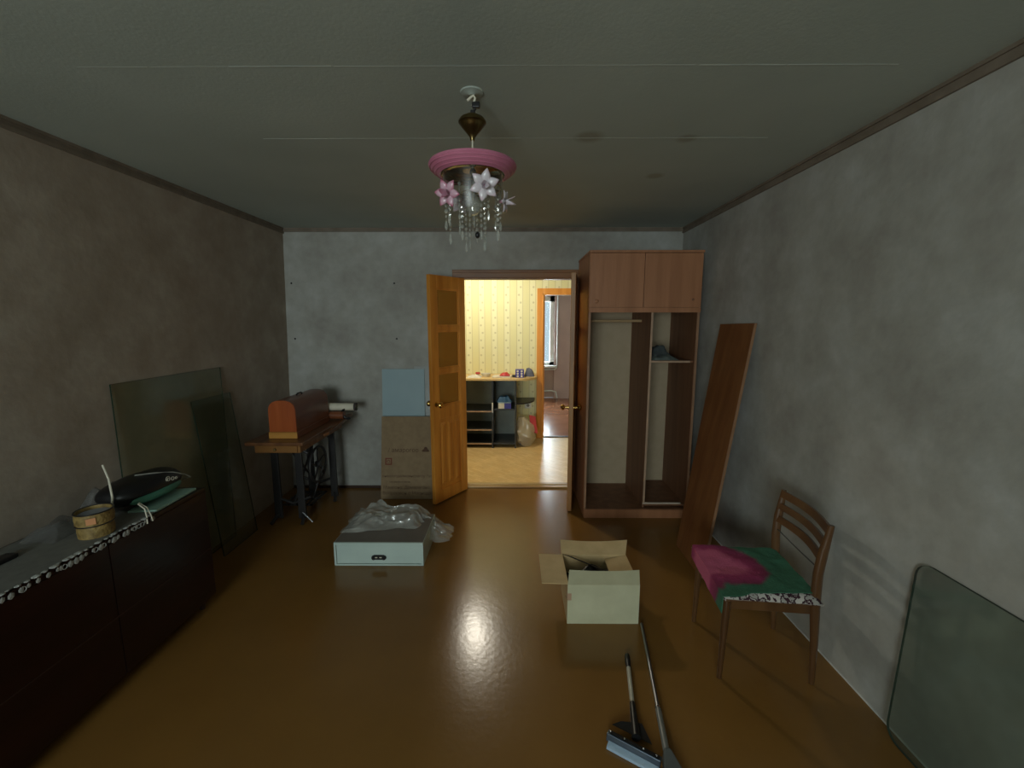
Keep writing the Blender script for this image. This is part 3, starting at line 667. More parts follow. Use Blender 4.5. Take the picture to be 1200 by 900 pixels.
pr_ = thing('paper_roll', 'white paper roll sticking out behind the machine cover', 'roll', (-1.60, 3.86, .89))
MB().lathe([(.030, 0), (.034, .0), (.034, .28), (.030, .28)], (-1.74, 3.86, .905), 24, 'x', closed=True).build('rolled_sheet', M['paper'], pr_, smooth=True)
MB().lathe([(.030, .262), (.0355, .262), (.0355, .282), (.030, .282)], (-1.74, 3.86, .905), 24, 'x', closed=True).build('dark_end', mat('dark_grey_rim', lin(60, 52, 50), .6), pr_, smooth=True)
dr = thing('wooden_spool', 'brown wooden roll with black curved end under the paper roll', 'spool', (-1.66, 3.84, .782))
MB().lathe([(.036, 0), (.036, .13)], (-1.70, 3.84, .83), 24, 'x').build('spool_body', M['cover_side'], dr, smooth=True)
MB().torus((-1.535, 3.84, .85), .05, .012, 'y', 20, 8, PI * .45, PI * 1.6).build('curved_end', M['black'], dr, smooth=True)

# ---- low white cabinet unit with crumpled film
M['white_lam'] = mat('pale_mint_white_laminate', lin(196, 214, 206), .45, c2=lin(186, 204, 198), scale=5)
M['grey_top'] = mat('unfinished_grey_side', lin(120, 112, 104), .5)
X0, X1, Y0, Y1, H0 = -1.252, -.632, 2.752, 3.20, .170
wc = thing('white_drawer_unit', 'low white single-drawer unit lying on the floor left of the doorway', 'drawer unit', (-.94, 2.97, 0))
MB().box(X0, X1, Y0, Y1, .154, H0).build('top_panel', M['white_lam'], wc, bevel=.001)
MB().box(X0 + .004, X1 - .004, Y0 + .012, Y1 - .004, H0, H0 + .002).build('top_skin', M['grey_top'], wc)
MB().box(X0, X1, Y0, Y1, .001, .012).build('bottom_panel', M['white_lam'], wc, bevel=.001)
for x in (X0, X1 - .014): MB().box(x, x + .014, Y0, Y1, .012, .154).build('side_panel', M['white_lam'], wc)
MB().box(X0 + .014, X1 - .014, Y1 - .01, Y1, .012, .154).build('back_panel', M['white_lam'], wc)
df = MB().box(X0 + .018, X1 - .0145, Y0 + .001, Y0 + .017, .018, .153).build('drawer_front', M['white_lam'], wc)
MB().box(X0 + .02, X1 - .018, Y0 + .018, Y1 - .03, .02, .14).build('drawer_box', M['black'], wc)
hm = MB().box(-.975, -.905, Y0 - .005, Y0 + .001, .048, .082).lathe([(.017, -.005), (.017, -.004), (.015, -.014)], (-.975, Y0, .065), 16, 'y').lathe([(.017, -.005), (.017, -.004), (.015, -.014)], (-.905, Y0, .065), 16, 'y')
h_ = hm.build('handle', M['black'], df, smooth=True)
for x in (-.955, -.925): MB().box(x - .008, x + .008, Y0 - .017, Y0 - .0145, .068, .074).build('painted_glint', M['paper'], h_)  # pale chips stand in for two glints on the black handle
M['film'] = clear('crumpled_clear_film', (0.93, 0.94, 0.93, 1), 0.14, haze=.30, hazecol=lin(214, 214, 206), base=.12)
def film(u, v):
    x = -1.26 + .78 * u; y = 3.11 + .42 * (v - .5) * (1 - .5 * u * u) + .03 * math.sin(u * 2.4) - .02
    wob = noise.noise(Vector((u * 6, v * 6, 1.3))); w2_ = noise.noise(Vector((u * 14, v * 14, 7.7))); w3 = 1 - abs(noise.noise(Vector((u * 5 + 3, v * 7, 2.1)))) * 2
    x += .03 * noise.noise(Vector((v * 5, 2, u * 4))); y += .05 * noise.noise(Vector((u * 5, 9, v * 3)))
    e = max(0., min(1., min(v, 1 - v, u * 1.4, (1 - u) * 1.2) * 5))
    onbox = max(0.3, min(1, (X1 + .10 - x) / .22))
    base = .173 * onbox + .004
    return (x, y, base + e * (.02 + .030 * max(0, w3) + .028 * (wob + .3) + .022 * w2_ + .01))
tag(MB().grid(film, 90, 60).build('plastic_film', M['film'], smooth=False), 'crumpled clear plastic film draped over the low white drawer unit', 'film')

# ---- open cardboard box in the middle of the floor
BX0, BX1, BYa, BYb, BH = .297, .698, 2.184, 2.50, .239
bx = thing('open_box', 'open cardboard box with whitish front standing on the brown floor', 'box', (.5, 2.34, 0))
tt = .005
MB().box(BX0, BX1, BYa, BYa + tt, .001, BH).build('front_side', M['cardboard_pale'], bx)
MB().box(BX0, BX1, BYb - tt, BYb, .001, BH).build('back_side', M['cardboard_tan'], bx)
MB().box(BX0, BX0 + tt, BYa + tt, BYb - tt, .001, BH).build('left_side', M['cardboard_tan'], bx)
MB().box(BX1 - tt, BX1, BYa + tt, BYb - tt, .001, BH).build('right_side', M['cardboard_tan'], bx)
MB().box(BX0 + tt, BX1 - tt, BYa + tt, BYb - tt, .001, .006).build('bottom', M['cardboard_tan'], bx)
def flap(name, a, b, d, m, curl=.0, parent=bx, ta=0, tb=0):
    a, b, d = Vector(a), Vector(b), Vector(d); n = (b - a).cross(d).normalized(); e = (b - a).normalized()
    def f(u, v):
        p = a + (b - a) * u + d * v
        p += e * ((tb * u) - (ta * (1 - u))) * v
        p += n * curl * (math.sin(u * PI) * v + .0)
        return p
    return MB().grid(f, 8, 4, .004).build(name, m, parent)
flap('front_flap', (BX0, BYa + .003, BH), (BX1, BYa + .003, BH), (0.008, .085, .036), M['cardboard_pale'], -.012, tb=.012, ta=-.012)
flap('left_flap', (BX0 + .002, BYa + .01, BH), (BX0 + .002, BYb - .005, BH), (-.145, 0, .004), M['cardboard_tan'], 0)
flap('back_flap', (BX0 + .0, BYb - .002, BH), (BX1, BYb - .002, BH), (0.0, .085, .052), M['cardboard_tan'], -.02, tb=.03)
flap('right_flap', (BX1 - .004, BYa + .01, BH - .001), (BX1 - .004, BYb - .01, BH - .001), (-.13, 0, -.025), M['cardboard_tan'], 0)
MB().box(BX0 - .0006, BX0 + .022, BYa - .0008, BYa, .145, .187).box(BX0 - .0008, BX0, BYa, BYa + .03, .145, .187).build('brown_tape', mat('brown_tape', lin(184, 150, 124), .4), bx)
M['blackfilm'] = mat('black_plastic_film', lin(30, 30, 28), .28)
tag(crumple(BX0 + .012, BX1 - .02, BYa + .02, BYb - .012, .12, .10, 41, 22).build('black_bag', M['blackfilm']), 'crumpled black plastic inside the open cardboard box', 'bag')
pf = MB().slab([(.30, 2.49, .245), (.36, 2.47, .24), (.53, 2.36, .215), (.52, 2.39, .215)], .003)
tag(pf.build('black_strap', M['blackfilm']), 'black folded strip lying across the open box corner', 'strap')

# ---- chair against the right wall
ch = thing('wooden_chair', 'brown wooden chair with slatted back facing left by the right wall', 'chair', (1.205, 1.995, 0), math.radians(-6))
M['chair_wood'] = wood('chair_wood', lin(104, 72, 42), lin(82, 54, 30), 'z', .35, 8, .2)
M['chair_slat'] = wood('chair_slat_wood', lin(104, 70, 42), lin(80, 52, 30), 'y', .35, 8, .2)
for s_ in (-1, 1):
    MB().tube([(-.205, .195 * s_, 0), (-.20, .195 * s_, .22), (-.195, .19 * s_, .405)], [.011, .015, .019], 12).build('leg', M['chair_wood'], ch, smooth=True, local=True)
    y = .184 * s_
    pr = [(.215, 0, .012), (.205, .22, .018), (.190, .42, .023), (.185, .56, .022), (.192, .66, .022), (.212, .80, .013)]
    MB().tube([(a, y + .018 * s_ * max(0, b - .42) / .38, b) for a, b, c_ in pr], [c_ for a, b, c_ in pr], 10, flat=.75).build('leg', M['chair_wood'], ch, smooth=True, local=True)
    MB().box(-.19, .19, .176 * s_ - .009, .176 * s_ + .009, .355, .408).build('side_rail', M['chair_wood'], ch, local=True, bevel=.003)
MB().box(-.208, -.188, -.185, .185, .355, .408).build('front_rail', M['chair_wood'], ch, local=True, bevel=.003)
MB().box(.185, .203, -.165, .165, .355, .408).build('rear_rail', M['chair_wood'], ch, local=True, bevel=.003)
MB().hexa([(-.215, -.215, .409), (.18, -.19, .409), (.18, .19, .409), (-.215, .215, .409)], [(-.21, -.21, .425), (.18, -.185, .425), (.18, .185, .425), (-.21, .21, .425)]).build('seat', M['chair_slat'], ch, local=True, bevel=.004)
for z, x, h in ((.778, .208, .036), (.712, .199, .032), (.644, .190, .034)):
    def f(u, v, z=z, x=x, h=h): 
        y = -.196 + .392 * u; return (x + .030 * math.sin(u * PI) + (v - .5) * .010, y, z + (v - .5) * h)
    MB().grid(f, 14, 2, .013).build('back_slat', M['chair_slat'], ch, local=True, smooth=True)
MB().tube([(.186, -.19, .585), (.190, 0, .580), (.186, .19, .587)], .003, 6).build('back_cord', M['iron'], ch, local=True)

def floral():
    m, nt, b = base_mat('floral_fabric'); L = nt.links; b.inputs['Roughness'].default_value = .9
    tc = nd(nt, 'ShaderNodeTexCoord'); v = nd(nt, 'ShaderNodeTexVoronoi'); v.inputs['Scale'].default_value = 38; L.new(tc.outputs['Object'], v.inputs['Vector'])
    n = nd(nt, 'ShaderNodeTexNoise'); n.inputs['Scale'].default_value = 30; n.inputs['Detail'].default_value = 3; L.new(tc.outputs['Object'], n.inputs['Vector'])
    r = nd(nt, 'ShaderNodeValToRGB'); r.color_ramp.interpolation = 'CONSTANT'; e = r.color_ramp.elements
    e[0].position = 0; e[0].color = lin(205, 198, 190); e[1].position = .47; e[1].color = lin(60, 30, 42); e.new(.56).color = lin(170, 165, 158); e.new(.68).color = lin(96, 40, 62)
    L.new(n.outputs['Fac'], r.inputs[0]); L.new(r.outputs[0], b.inputs['Base Color']); return m
M['floral'] = floral()
def pad(u, v):
    x = -.235 + .44 * u; y = -.225 + .45 * v; e = min(u, 1 - u, v, 1 - v)
    return (x, y, .432 + .026 * min(1, e * 12) ** .5 + .003 * noise.noise(Vector((u * 7, v * 7, 3))))
mb = MB().grid(pad, 24, 24, .012)
for vv in mb.bm.verts: vv.co = Matrix.Rotation(math.radians(-6), 3, 'Z') @ vv.co + Vector((1.205, 1.995, 0))
tag(mb.build('seat_pad', M['floral'], smooth=True), 'thin seat pad with pale floral print on the wooden chair', 'cushion')
def shawl():
    m, nt, b = base_mat('green_magenta_fabric'); L = nt.links; b.inputs['Roughness'].default_value = .95
    tc = nd(nt, 'ShaderNodeTexCoord'); mp = nd(nt, 'ShaderNodeMapping'); mp.inputs['Rotation'].default_value = (0, 0, .35); mp.inputs['Scale'].default_value = (1.0, 1.15, .3)
    n = nd(nt, 'ShaderNodeTexNoise'); n.inputs['Scale'].default_value = 7; n.inputs['Detail'].default_value = 3; L.new(tc.outputs['Object'], n.inputs['Vector'])
    ad = nd(nt, 'ShaderNodeVectorMath', operation='MULTIPLY_ADD'); L.new(n.outputs['Color'], ad.inputs[0]); ad.inputs[1].default_value = (.13, .13, 0); L.new(tc.outputs['Object'], ad.inputs[2])
    def dist(c, s):
        d = nd(nt, 'ShaderNodeVectorMath', operation='SUBTRACT'); L.new(ad.outputs[0], d.inputs[0]); d.inputs[1].default_value = c
        q = nd(nt, 'ShaderNodeVectorMath', operation='MULTIPLY'); L.new(d.outputs[0], q.inputs[0]); q.inputs[1].default_value = s
        l = nd(nt, 'ShaderNodeVectorMath', operation='LENGTH'); L.new(q.outputs[0], l.inputs[0]); return l.outputs['Value']
    r1 = nd(nt, 'ShaderNodeValToRGB'); e = r1.color_ramp.elements
    e[0].position = .36; e[0].color = lin(186, 88, 122); e[1].position = .76; e[1].color = lin(52, 104, 80)
    e.new(.46).color = lin(150, 46, 92); e.new(.68).color = lin(120, 36, 74)
    L.new(dist((1.06, 2.09, .45), (2.7, 3.6, 0)), r1.inputs[0])
    L.new(r1.outputs[0], b.inputs['Base Color'])
    n2 = nd(nt, 'ShaderNodeTexNoise'); n2.inputs['Scale'].default_value = 120; L.new(tc.outputs['Object'], n2.inputs['Vector'])
    bp = nd(nt, 'ShaderNodeBump'); bp.inputs['Strength'].default_value = .6; bp.inputs['Distance'].default_value = .006; L.new(n2.outputs['Fac'], bp.inputs['Height']); L.new(bp.outputs[0], b.inputs['Normal'])
    return m
M['shawl'] = shawl()
def cl(u, v):
    # local: u front(-x) to back, v near(-y) to far
    x = -.275 + .46 * u; y = -.225 + .41 * v
    z = .471 + .008 * noise.noise(Vector((u * 5, v * 5, 1))) + .004 * noise.noise(Vector((u * 13, v * 12, 5)))
    y += .05 * (u - .35) * (1 - v) + .03 * noise.noise(Vector((u * 3, 8, 1))) * (1 - v)
    over = max(0., -.240 - x)
    if over > 0: z -= over * 2.0 * (1.0 + .2 * (1 - v)); x = -.243 - over * .1
    c_ = max(0., .22 - v) * max(0., .38 - u) * 22
    z -= c_ * .0; y -= .022 * min(1, c_ * 1.5); 
    return (x, y, z)
mb = MB().grid(cl, 40, 34, .004)
for vv in mb.bm.verts: vv.co = Matrix.Rotation(math.radians(-6), 3, 'Z') @ vv.co + Vector((1.205, 1.995, 0))
tag(mb.build('folded_shawl', M['shawl'], smooth=True), 'green and magenta knitted cloth spread over the chair seat', 'cloth')

# ---- glass sheets
M['glass_green'] = clear('green_glass', (0.86, 0.90, 0.87, 1), 0.08, haze=.14, hazecol=lin(116, 126, 116))
M['glass_dark'] = clear('dark_green_glass', (0.90, 0.92, 0.87, 1), 0.10, haze=.12, hazecol=lin(116, 124, 104))
M['glass_left'] = clear('pale_olive_glass', (0.92, 0.945, 0.90, 1), 0.1, haze=.12, hazecol=lin(140, 148, 122))
M['glass_edge'] = mat('green_glass_edge', lin(36, 58, 48), .2)
def sheet_on(name, lab, wall, yA, yB, zt, foot, rad, m, flip, edge_t=.006):
    # rounded-corner sheet leaning on a side wall; corners in sheet plane
    L_ = math.hypot(zt, foot); pts = []
    def corner(cy, cz, a0):
        for k in range(7):
            a = a0 + k / 6 * PI / 2; pts.append((cy + rad * math.cos(a), cz + rad * math.sin(a)))
    corner(yB - rad, L_ - rad, 0); corner(yA + rad, L_ - rad, PI / 2); corner(yA + rad, rad, PI); corner(yB - rad, rad, 1.5 * PI)
    def P3(y, h, off):
        f = h / L_; n = Vector((1, 0, foot / zt)) if not flip else Vector((-1, 0, foot / zt)); n.normalize()
        xb, xt = (wall(0) + foot, wall(zt) + .004) if not flip else (RX - foot, RX - .006)
        return Vector((xb + (xt - xb) * f, y, .001 + zt * f)) + n * off
    g = thing(name, lab, 'glass', P3((yA + yB) / 2, 0, 0))
    MB().hexa([P3(y, h, 0) for y, h in pts], [P3(y, h, edge_t) for y, h in pts]).build('glass_pane', m, g)
    ed = MB(); n_ = len(pts)
    for i in range(n_):
        a, b = pts[i], pts[(i + 1) % n_]
        ed.hexa([P3(a[0], a[1], -.0006), P3(b[0], b[1], -.0006), P3(b[0] * .9985 + .0015 * (yA + yB) / 2, b[1] * .9985 + .0015 * L_ / 2, -.0006), P3(a[0] * .9985 + .0015 * (yA + yB) / 2, a[1] * .9985 + .0015 * L_ / 2, -.0006)],
                [P3(a[0], a[1], edge_t + .0006), P3(b[0], b[1], edge_t + .0006), P3(b[0] * .9985 + .0015 * (yA + yB) / 2, b[1] * .9985 + .0015 * L_ / 2, edge_t + .0006), P3(a[0] * .9985 + .0015 * (yA + yB) / 2, a[1] * .9985 + .0015 * L_ / 2, edge_t + .0006)])
    ed.build('glass_rim', M['glass_edge'], g)
    return g
sheet_on('glass_sheet', 'greenish glass sheet with rounded corner leaning on the right wall', None, .62, 1.545, .775, .035, .06, M['glass_green'], True, .008)
sheet_on('glass_sheet', 'larger greenish glass sheet leaning on the left wall behind the dresser', xl, 2.29, 3.17, 1.345, .045, .004, M['glass_left'], False)
sheet_on('glass_sheet', 'shorter dark glass sheet in front of the larger one on the left wall', xl, 2.86, 3.26, 1.14, .16, .004, M['glass_dark'], False)

# ---- dresser on the left
dz, dxf, dy0, dy1 = .735, -1.79, .55, 2.35
ds = thing('dresser', 'long low dark red-brown dresser along the left wall', 'dresser', (-2.0, 1.5, 0))
M['cherry'] = wood('dark_polished_cherry', lin(40, 14, 11), lin(28, 9, 7), 'y', .3, 6, .0)
xb = -2.185
MB().box(xb, dxf - .004, dy0, dy1, dz - .022, dz).build('top_panel', M['cherry'], ds, bevel=.003)
for y in (dy0, dy1 - .02, 1.14, 1.74): MB().box(xb, dxf - .022, y, y + .02, .07, dz - .023).build('side_panel', M['cherry'], ds)
MB().box(xb, dxf - .022, dy0 + .02, dy1 - .02, .07, .088).build('bottom_panel', M['cherry'], ds)
ys = [dy0, 1.15, 1.75, dy1]
for a, b in zip(ys, ys[1:]):
    MB().box(dxf - .022, dxf - .004, a + .002, b - .002, .365, dz - .024).build('drawer_front', M['cherry'], ds, bevel=.0015)
    MB().box(dxf - .022, dxf - .004, a + .002, b - .002, .072, .360).build('door', M['cherry'], ds, bevel=.0015)
M['seam_line'] = mat('worn_edge', lin(62, 42, 36), .4)
MB().box(dxf - .012, dxf - .0025, dy0, dy1, .3605, .3645).build('edge_strip', M['seam_line'], ds)
for y in (dy0 + .06, dy1 - .05):
    for x in (xb + .05, dxf - .06): MB().tube([(x, y, 0), (x, y, .07)], [.014, .02], 12).build('leg', M['seam_line'], ds)
# runner with lace edge
M['runner'] = mat('grey_runner_cloth', lin(112, 112, 106), .9, scale=30)
M['lace'] = mat('pale_lace', lin(176, 178, 174), .9, scale=60)
rn = thing('table_runner', 'grey cloth runner with scalloped lace edge on the dresser top', 'runner', (-2.0, 1.4, dz))
def rf(u, v): 
    x = -2.16 + .36 * v; y = .60 + 1.42 * u
    return (x, y, dz + .005 + .002 * noise.noise(Vector((u * 9, v * 4, 2))))
MB().grid(rf, 40, 10, .002).build('cloth', M['runner'], rn, smooth=True)
ln = MB(); y = .61
while y < 2.0:
    r = random.uniform(.006, .014); L2 = random.uniform(.010, .022)
    ln.ball((dxf - .004 + random.uniform(-.006, .006), y, dz + .008), r, 1, (1, 1.3, .35))
    ln.ball((dxf + .0035, y + random.uniform(-.006, .006), dz - L2 * .6), L2 * .7, 1, (.22, .9, 1))
    if random.random() < .35: ln.torus((dxf + .003, y + .01, dz - .012), .010, .002, 'x', 8, 4)
    y += random.uniform(.018, .036)
stuff(ln.build('lace_edge', M['lace'], rn))

# things on the dresser
M['wicker'] = mat('golden_wicker', lin(150, 126, 72), .6, c2=lin(110, 88, 46), scale=40, bump=.5, bscale=90)
wb = thing('round_basket', 'round golden woven box with a pale lid on the dresser', 'basket', (-1.878, 1.79, dz + .008))
def ring(r0, z0, z1, nm, m): MB().lathe([(r0, z0), (r0 + .002, (z0 + z1) / 2), (r0, z1), (r0 - .006, z1), (r0 - .006, z0)], (-1.878, 1.79, dz + .009), 36, closed=True).build(nm, m, wb, smooth=True)
ring(.062, 0, .056, 'lower_band', M['wicker']); ring(.066, .058, .112, 'upper_band', M['wicker'])
for z in (.057, .112): MB().torus((-1.878, 1.79, dz + .009 + z), .066, .003, 'z', 36, 6).build('dark_rim', M['black'], wb, smooth=True)
MB().lathe([(.0, .0), (.059, 0), (.059, .096), (.0, .10)][1:], (-1.878, 1.79, dz + .010), 30).build('pale_lid', mat('pale_blue_grey_lid', lin(150, 160, 176), .4), wb, smooth=True)
MB().slab([(-1.850, 1.722, dz + .078), (-1.825, 1.742, dz + .078), (-1.825, 1.742, dz + .106), (-1.850, 1.722, dz + .106)], -.004).build('orange_sticker', mat('orange_sticker', lin(200, 140, 96), .4), wb)

M['green_plastic'] = mat('green_fabric', lin(70, 128, 108), .5)
M['pale_green'] = mat('pale_green_sheet', lin(150, 186, 172), .4)
fo = MB().slab([(-1.93, 2.00, dz + .002), (-1.80, 2.02, dz + .002), (-1.815, 2.31, dz + .002), (-1.99, 2.28, dz + .002)], .012)
tag(fo.build('pale_green_folder', M['pale_green'], bevel=.002), 'pale green flat folder under the black pouch at the dresser end', 'folder')
po = thing('black_pouch', 'black and green pointed pouch with white swirl emblem on the dresser', 'pouch', (-1.95, 2.1, dz + .02))
def pouch(x0, x1, y0, y1, z0, h, tip):
    def f(u, v):
        a = u * 2 * PI; b = (v - .5) * PI
        y = (y0 + y1) / 2 + (y1 - y0) / 2 * math.sin(b) ; rx = (x1 - x0) / 2 * (math.cos(b) ** tip)
        return ((x0 + x1) / 2 + rx * math.cos(a), y, z0 + h / 2 + h / 2 * math.sin(a) * (math.cos(b) ** (tip * .8)) * (1 + .12 * noise.noise(Vector((a, v * 4, 3)))))
    return MB().grid(f, 28, 20)
pouch(-2.12, -1.86, 1.96, 2.36, dz + .018, .13, .65).build('pouch_body', M['black'], po, smooth=True)
pouch(-1.98, -1.845, 2.0, 2.30, dz + .03, .06, .7).build('green_panel', M['green_plastic'], po, smooth=True)
MB().tube([(-2.0, 2.14, dz + .150), (-1.94, 2.18, dz + .148), (-1.90, 2.26, dz + .125), (-1.875, 2.32, dz + .09), (-1.88, 2.36, dz + .06), (-1.94, 2.37, dz + .04)], .0035, 6).build('piping', mat('grey_piping', lin(150, 150, 140), .5), po, smooth=True)
for i, (dx_, r) in enumerate(((0, .013), (.0, .008), (.024, .009), (.043, .006))):
    MB().torus((-1.868 + i * .003, 2.19 + dx_, dz + .112 - i * .003), r, .0016, 'x', 16, 5).build('swirl_emblem', M['paper'], po, smooth=True)
for (a, b, c_, nm) in (((-1.83, 1.955, .075), (-1.80, 1.955, .05), (-1.788, 1.93, .008), 'white loop of cord hanging over the lace edge'),):
    cd = MB().tube([(a[0], a[1], dz + a[2]), (b[0], b[1], dz + b[2]), (-1.785, 1.945, dz + .012), (-1.782, 1.94, dz - .02)], .003, 6)
    cd.tube([(a[0] - .005, a[1] + .012, dz + a[2]), (b[0] - .002, b[1] + .014, dz + b[2]), (-1.785, 1.968, dz + .012), (-1.782, 1.972, dz - .02)], .003, 6)
    tag(cd.build('white_string', M['paper'], smooth=True), nm, 'cord')
tag(MB().tube([(-1.98, 1.96, dz + .27), (-1.955, 1.955, dz + .20), (-1.945, 1.95, dz + .11), (-1.955, 1.94, dz + .014)], .0045, 8).build('white_cable', M['paper'], smooth=True), 'thin white cable standing up behind the round woven box', 'cable')
M['bag2'] = clear('grey_plastic_bag', (0.88, 0.88, 0.88, 1), 0.2, haze=.3, hazecol=lin(120, 120, 118))
tag(crumple(-2.16, -1.99, 1.96, 2.20, dz + .008, .11, 51, 22).build('crumpled_bag', M['bag2']), 'crumpled translucent grey bag behind the woven box', 'bag')
tag(crumple(-2.13, -1.98, 1.70, 1.92, dz + .008, .06, 57, 18).build('clear_wrapper', M['bag2']), 'clear wrapper with glints left of the woven box', 'wrapper')
tr = thing('remote_control', 'small black remote control at the near end of the runner', 'remote', (-2.03, 1.5, dz + .01))
MB().box(-2.06, -2.01, 1.42, 1.60, dz + .008, dz + .026).build('remote_body', M['black'], tr, bevel=.004)
for i in range(4): MB().box(-2.05, -2.02, 1.44 + i * .03, 1.455 + i * .03, dz + .026, dz + .029).build('button_row', M['steel'], tr)

# ---- mop pole and squeegee on the floor
mp_ = thing('mop', 'grey telescopic mop pole lying on the floor from the open box', 'mop', (.64, 1.8, 0))
a, b = Vector((.712, 2.168, .014)), Vector((.622, 1.62, .03)); c_ = Vector((.590, 1.43, .04))
MB().tube([a, b], .0085, 12).build('pole', M['steel'], mp_, smooth=True)
MB().tube([b, c_], .013, 12).build('lower_tube', mat('grey_plastic', lin(120, 120, 116), .35), mp_, smooth=True)
MB().tube([b + Vector((0, .012, 0)), b - Vector((0, .012, 0))], .0125, 12).build('collar', M['chrome'], mp_, smooth=True)
MB().hexa([(.555, 1.36, .004), (.645, 1.34, .004), (.615, 1.435, .004), (.575, 1.435, .004)], [(.56, 1.37, .03), (.64, 1.35, .03), (.605, 1.435, .055), (.58, 1.435, .055)]).build('mop_head', mat('grey_head', lin(84, 86, 84), .5), mp_, bevel=.006)
fr_ = MB()
for i in range(26):
    x = .47 + i * .0075; fr_.tube([(x, 1.372 - .0006 * i, .012), (x - .004, 1.345, .010), (x + random.uniform(-.006, .006), 1.30, .005)], .003, 5)
stuff(fr_.build('mop_fringe', M['grey_cloth'], mp_))

sq = thing('squeegee', 'short squeegee with white and black handle lying on the floor', 'squeegee', (.5, 1.7, 0))
h0, h1 = Vector((.572, 1.945, .016)), Vector((.487, 1.475, .035))
def along(f): return h0 + (h1 - h0) * f
MB().tube([along(0), along(.03), along(.10), along(.19)], [.008, .013, .014, .011], 12).build('grip', M['black'], sq, smooth=True)
MB().tube([along(.19), along(.62)], .010, 12).build('handle_tube', mat('off_white_tube', lin(196, 190, 172), .4), sq, smooth=True)
MB().tube([along(.62), along(.80), along(.97)], [.012, .015, .018], 12).build('handle_socket', M['black'], sq, smooth=True)
MB().slab([along(.80) + Vector((-.055, 0, -.005)), along(.80) + Vector((.03, -.01, -.005)), Vector((.55, 1.475, .02)), Vector((.41, 1.56, .02))], .004).build('fan_bracket', M['black'], sq)
u_ = (Vector((.558, 1.412, 0)) - Vector((.384, 1.520, 0))).normalized(); v_ = Vector((u_.y, -u_.x, 0)); v_ = v_ if v_.y < 0 else -v_
o_ = Vector((.384, 1.520, .012)); LW = .212
def sp3(s_, t_, z): return o_ + u_ * s_ + v_ * t_ + Vector((0, 0, z))
MB().hexa([sp3(0, -.012, 0), sp3(LW, -.012, 0), sp3(LW, .026, 0), sp3(0, .026, 0)], [sp3(0, -.008, .022), sp3(LW, -.008, .022), sp3(LW, .018, .028), sp3(0, .018, .028)]).build('metal_clamp', mat('blue_grey_metal', lin(108, 122, 138), .3, .8), sq, bevel=.003)
MB().hexa([sp3(0.01, .0, .0275), sp3(LW - .005, .0, .0275), sp3(LW - .005, .012, .0285), sp3(0.01, .012, .0285)], [sp3(0.01, .0, .030), sp3(LW - .005, .0, .030), sp3(LW - .005, .012, .031), sp3(0.01, .012, .031)]).build('dark_strip', M['black'], sq)
for s_ in (.012, .07, .145, .195): MB().ball(sp3(s_, .006, .031), .0045, 2, (1, 1, .6)).build('rivet', M['chrome'], sq, smooth=True)
MB().hexa([sp3(.012, .026, -.01), sp3(LW - .004, .026, -.01), sp3(LW - .004, .050, -.01), sp3(.012, .050, -.01)], [sp3(.012, .026, .008), sp3(LW - .004, .026, .008), sp3(LW - .004, .050, .002), sp3(.012, .050, .002)]).build('sponge_strip', mat('pale_blue_sponge', lin(176, 200, 222), .6, bump=.3), sq)

# ---- nails / plugs in the back wall
for i, (x, z) in enumerate(((-2.13, 2.045), (-2.133, 1.518), (-1.147, 2.044), (-1.144, 1.518))):
    o = MB().lathe([(.007, 0), (.009, -.003), (.006, -.008)], (x, BY, z), 12, 'y').build('wall_plug', M['black'], smooth=True)
    tag(o, ['dark wall plug on the back wall, upper left near the corner', 'dark wall plug on the back wall, lower left near the corner', 'dark wall plug on the back wall, upper right of the four', 'dark wall plug on the back wall, lower right of the four'][i], 'wall plug', 'wall plugs on the back wall')

# ---- chandelier
LX, LY = -.163, 1.766
cd = thing('chandelier', 'pink ringed chandelier with porcelain lilies and hanging crystals', 'chandelier', (LX, LY, CH))
M['pink'] = mat('pink_enamel', lin(196, 120, 146), .45, c2=lin(186, 110, 136), scale=8, coat=.2)
M['porcelain'] = mat('white_porcelain', lin(214, 206, 212), .3, c2=lin(212, 176, 192), scale=16, lo=.5, hi=.68, coat=.3)
M['porcelain_pink'] = mat('pink_porcelain', lin(206, 170, 186), .3, c2=lin(180, 92, 120), scale=16, lo=.42, hi=.62, coat=.3)
def crystal():
    return clear('crystal', (.93, .94, .93, 1), .05, haze=.16, hazecol=lin(225, 228, 220), base=.14)
    m, nt, b = base_mat('crystal'); b.inputs['Base Color'].default_value = (.97, .98, .98, 1); b.inputs['Roughness'].default_value = .02
    b.inputs['Transmission Weight'].default_value = 1.0; b.inputs['IOR'].default_value = 1.5; return m
M['crystal'] = crystal()
M['mirror'] = mat('polished_brass_dish', lin(150, 138, 98), .12, 1.0)
MB().lathe([(.045, CH), (.042, CH - .004), (.012, CH - .008), (.01, CH - .01)], (LX, LY, 0), 28).build('ceiling_patch', M['ceiling'], cd, smooth=True)
MB().tube([(LX - .018, LY, CH - .03), (LX - .006, LY, CH - .02), (LX + .006, LY, CH - .012), (LX + .012, LY, CH - .022), (LX + .006, LY, CH - .04), (LX, LY, CH - .05)], .005, 8).build('white_hook', M['paper'], cd, smooth=True)
MB().tube([(LX, LY, CH - .045), (LX + .012, LY, CH - .06), (LX - .002, LY, CH - .075), (LX + .002, LY, 2.462)], .005, 8).build('wire', M['iron'], cd, smooth=True)
MB().box(LX + .0, LX + .03, LY - .01, LY + .01, CH - .056, CH - .036).box(LX - .006, LX + .012, LY - .008, LY + .008, CH - .082, CH - .064).build('terminal_block', M['black'], cd, bevel=.003)
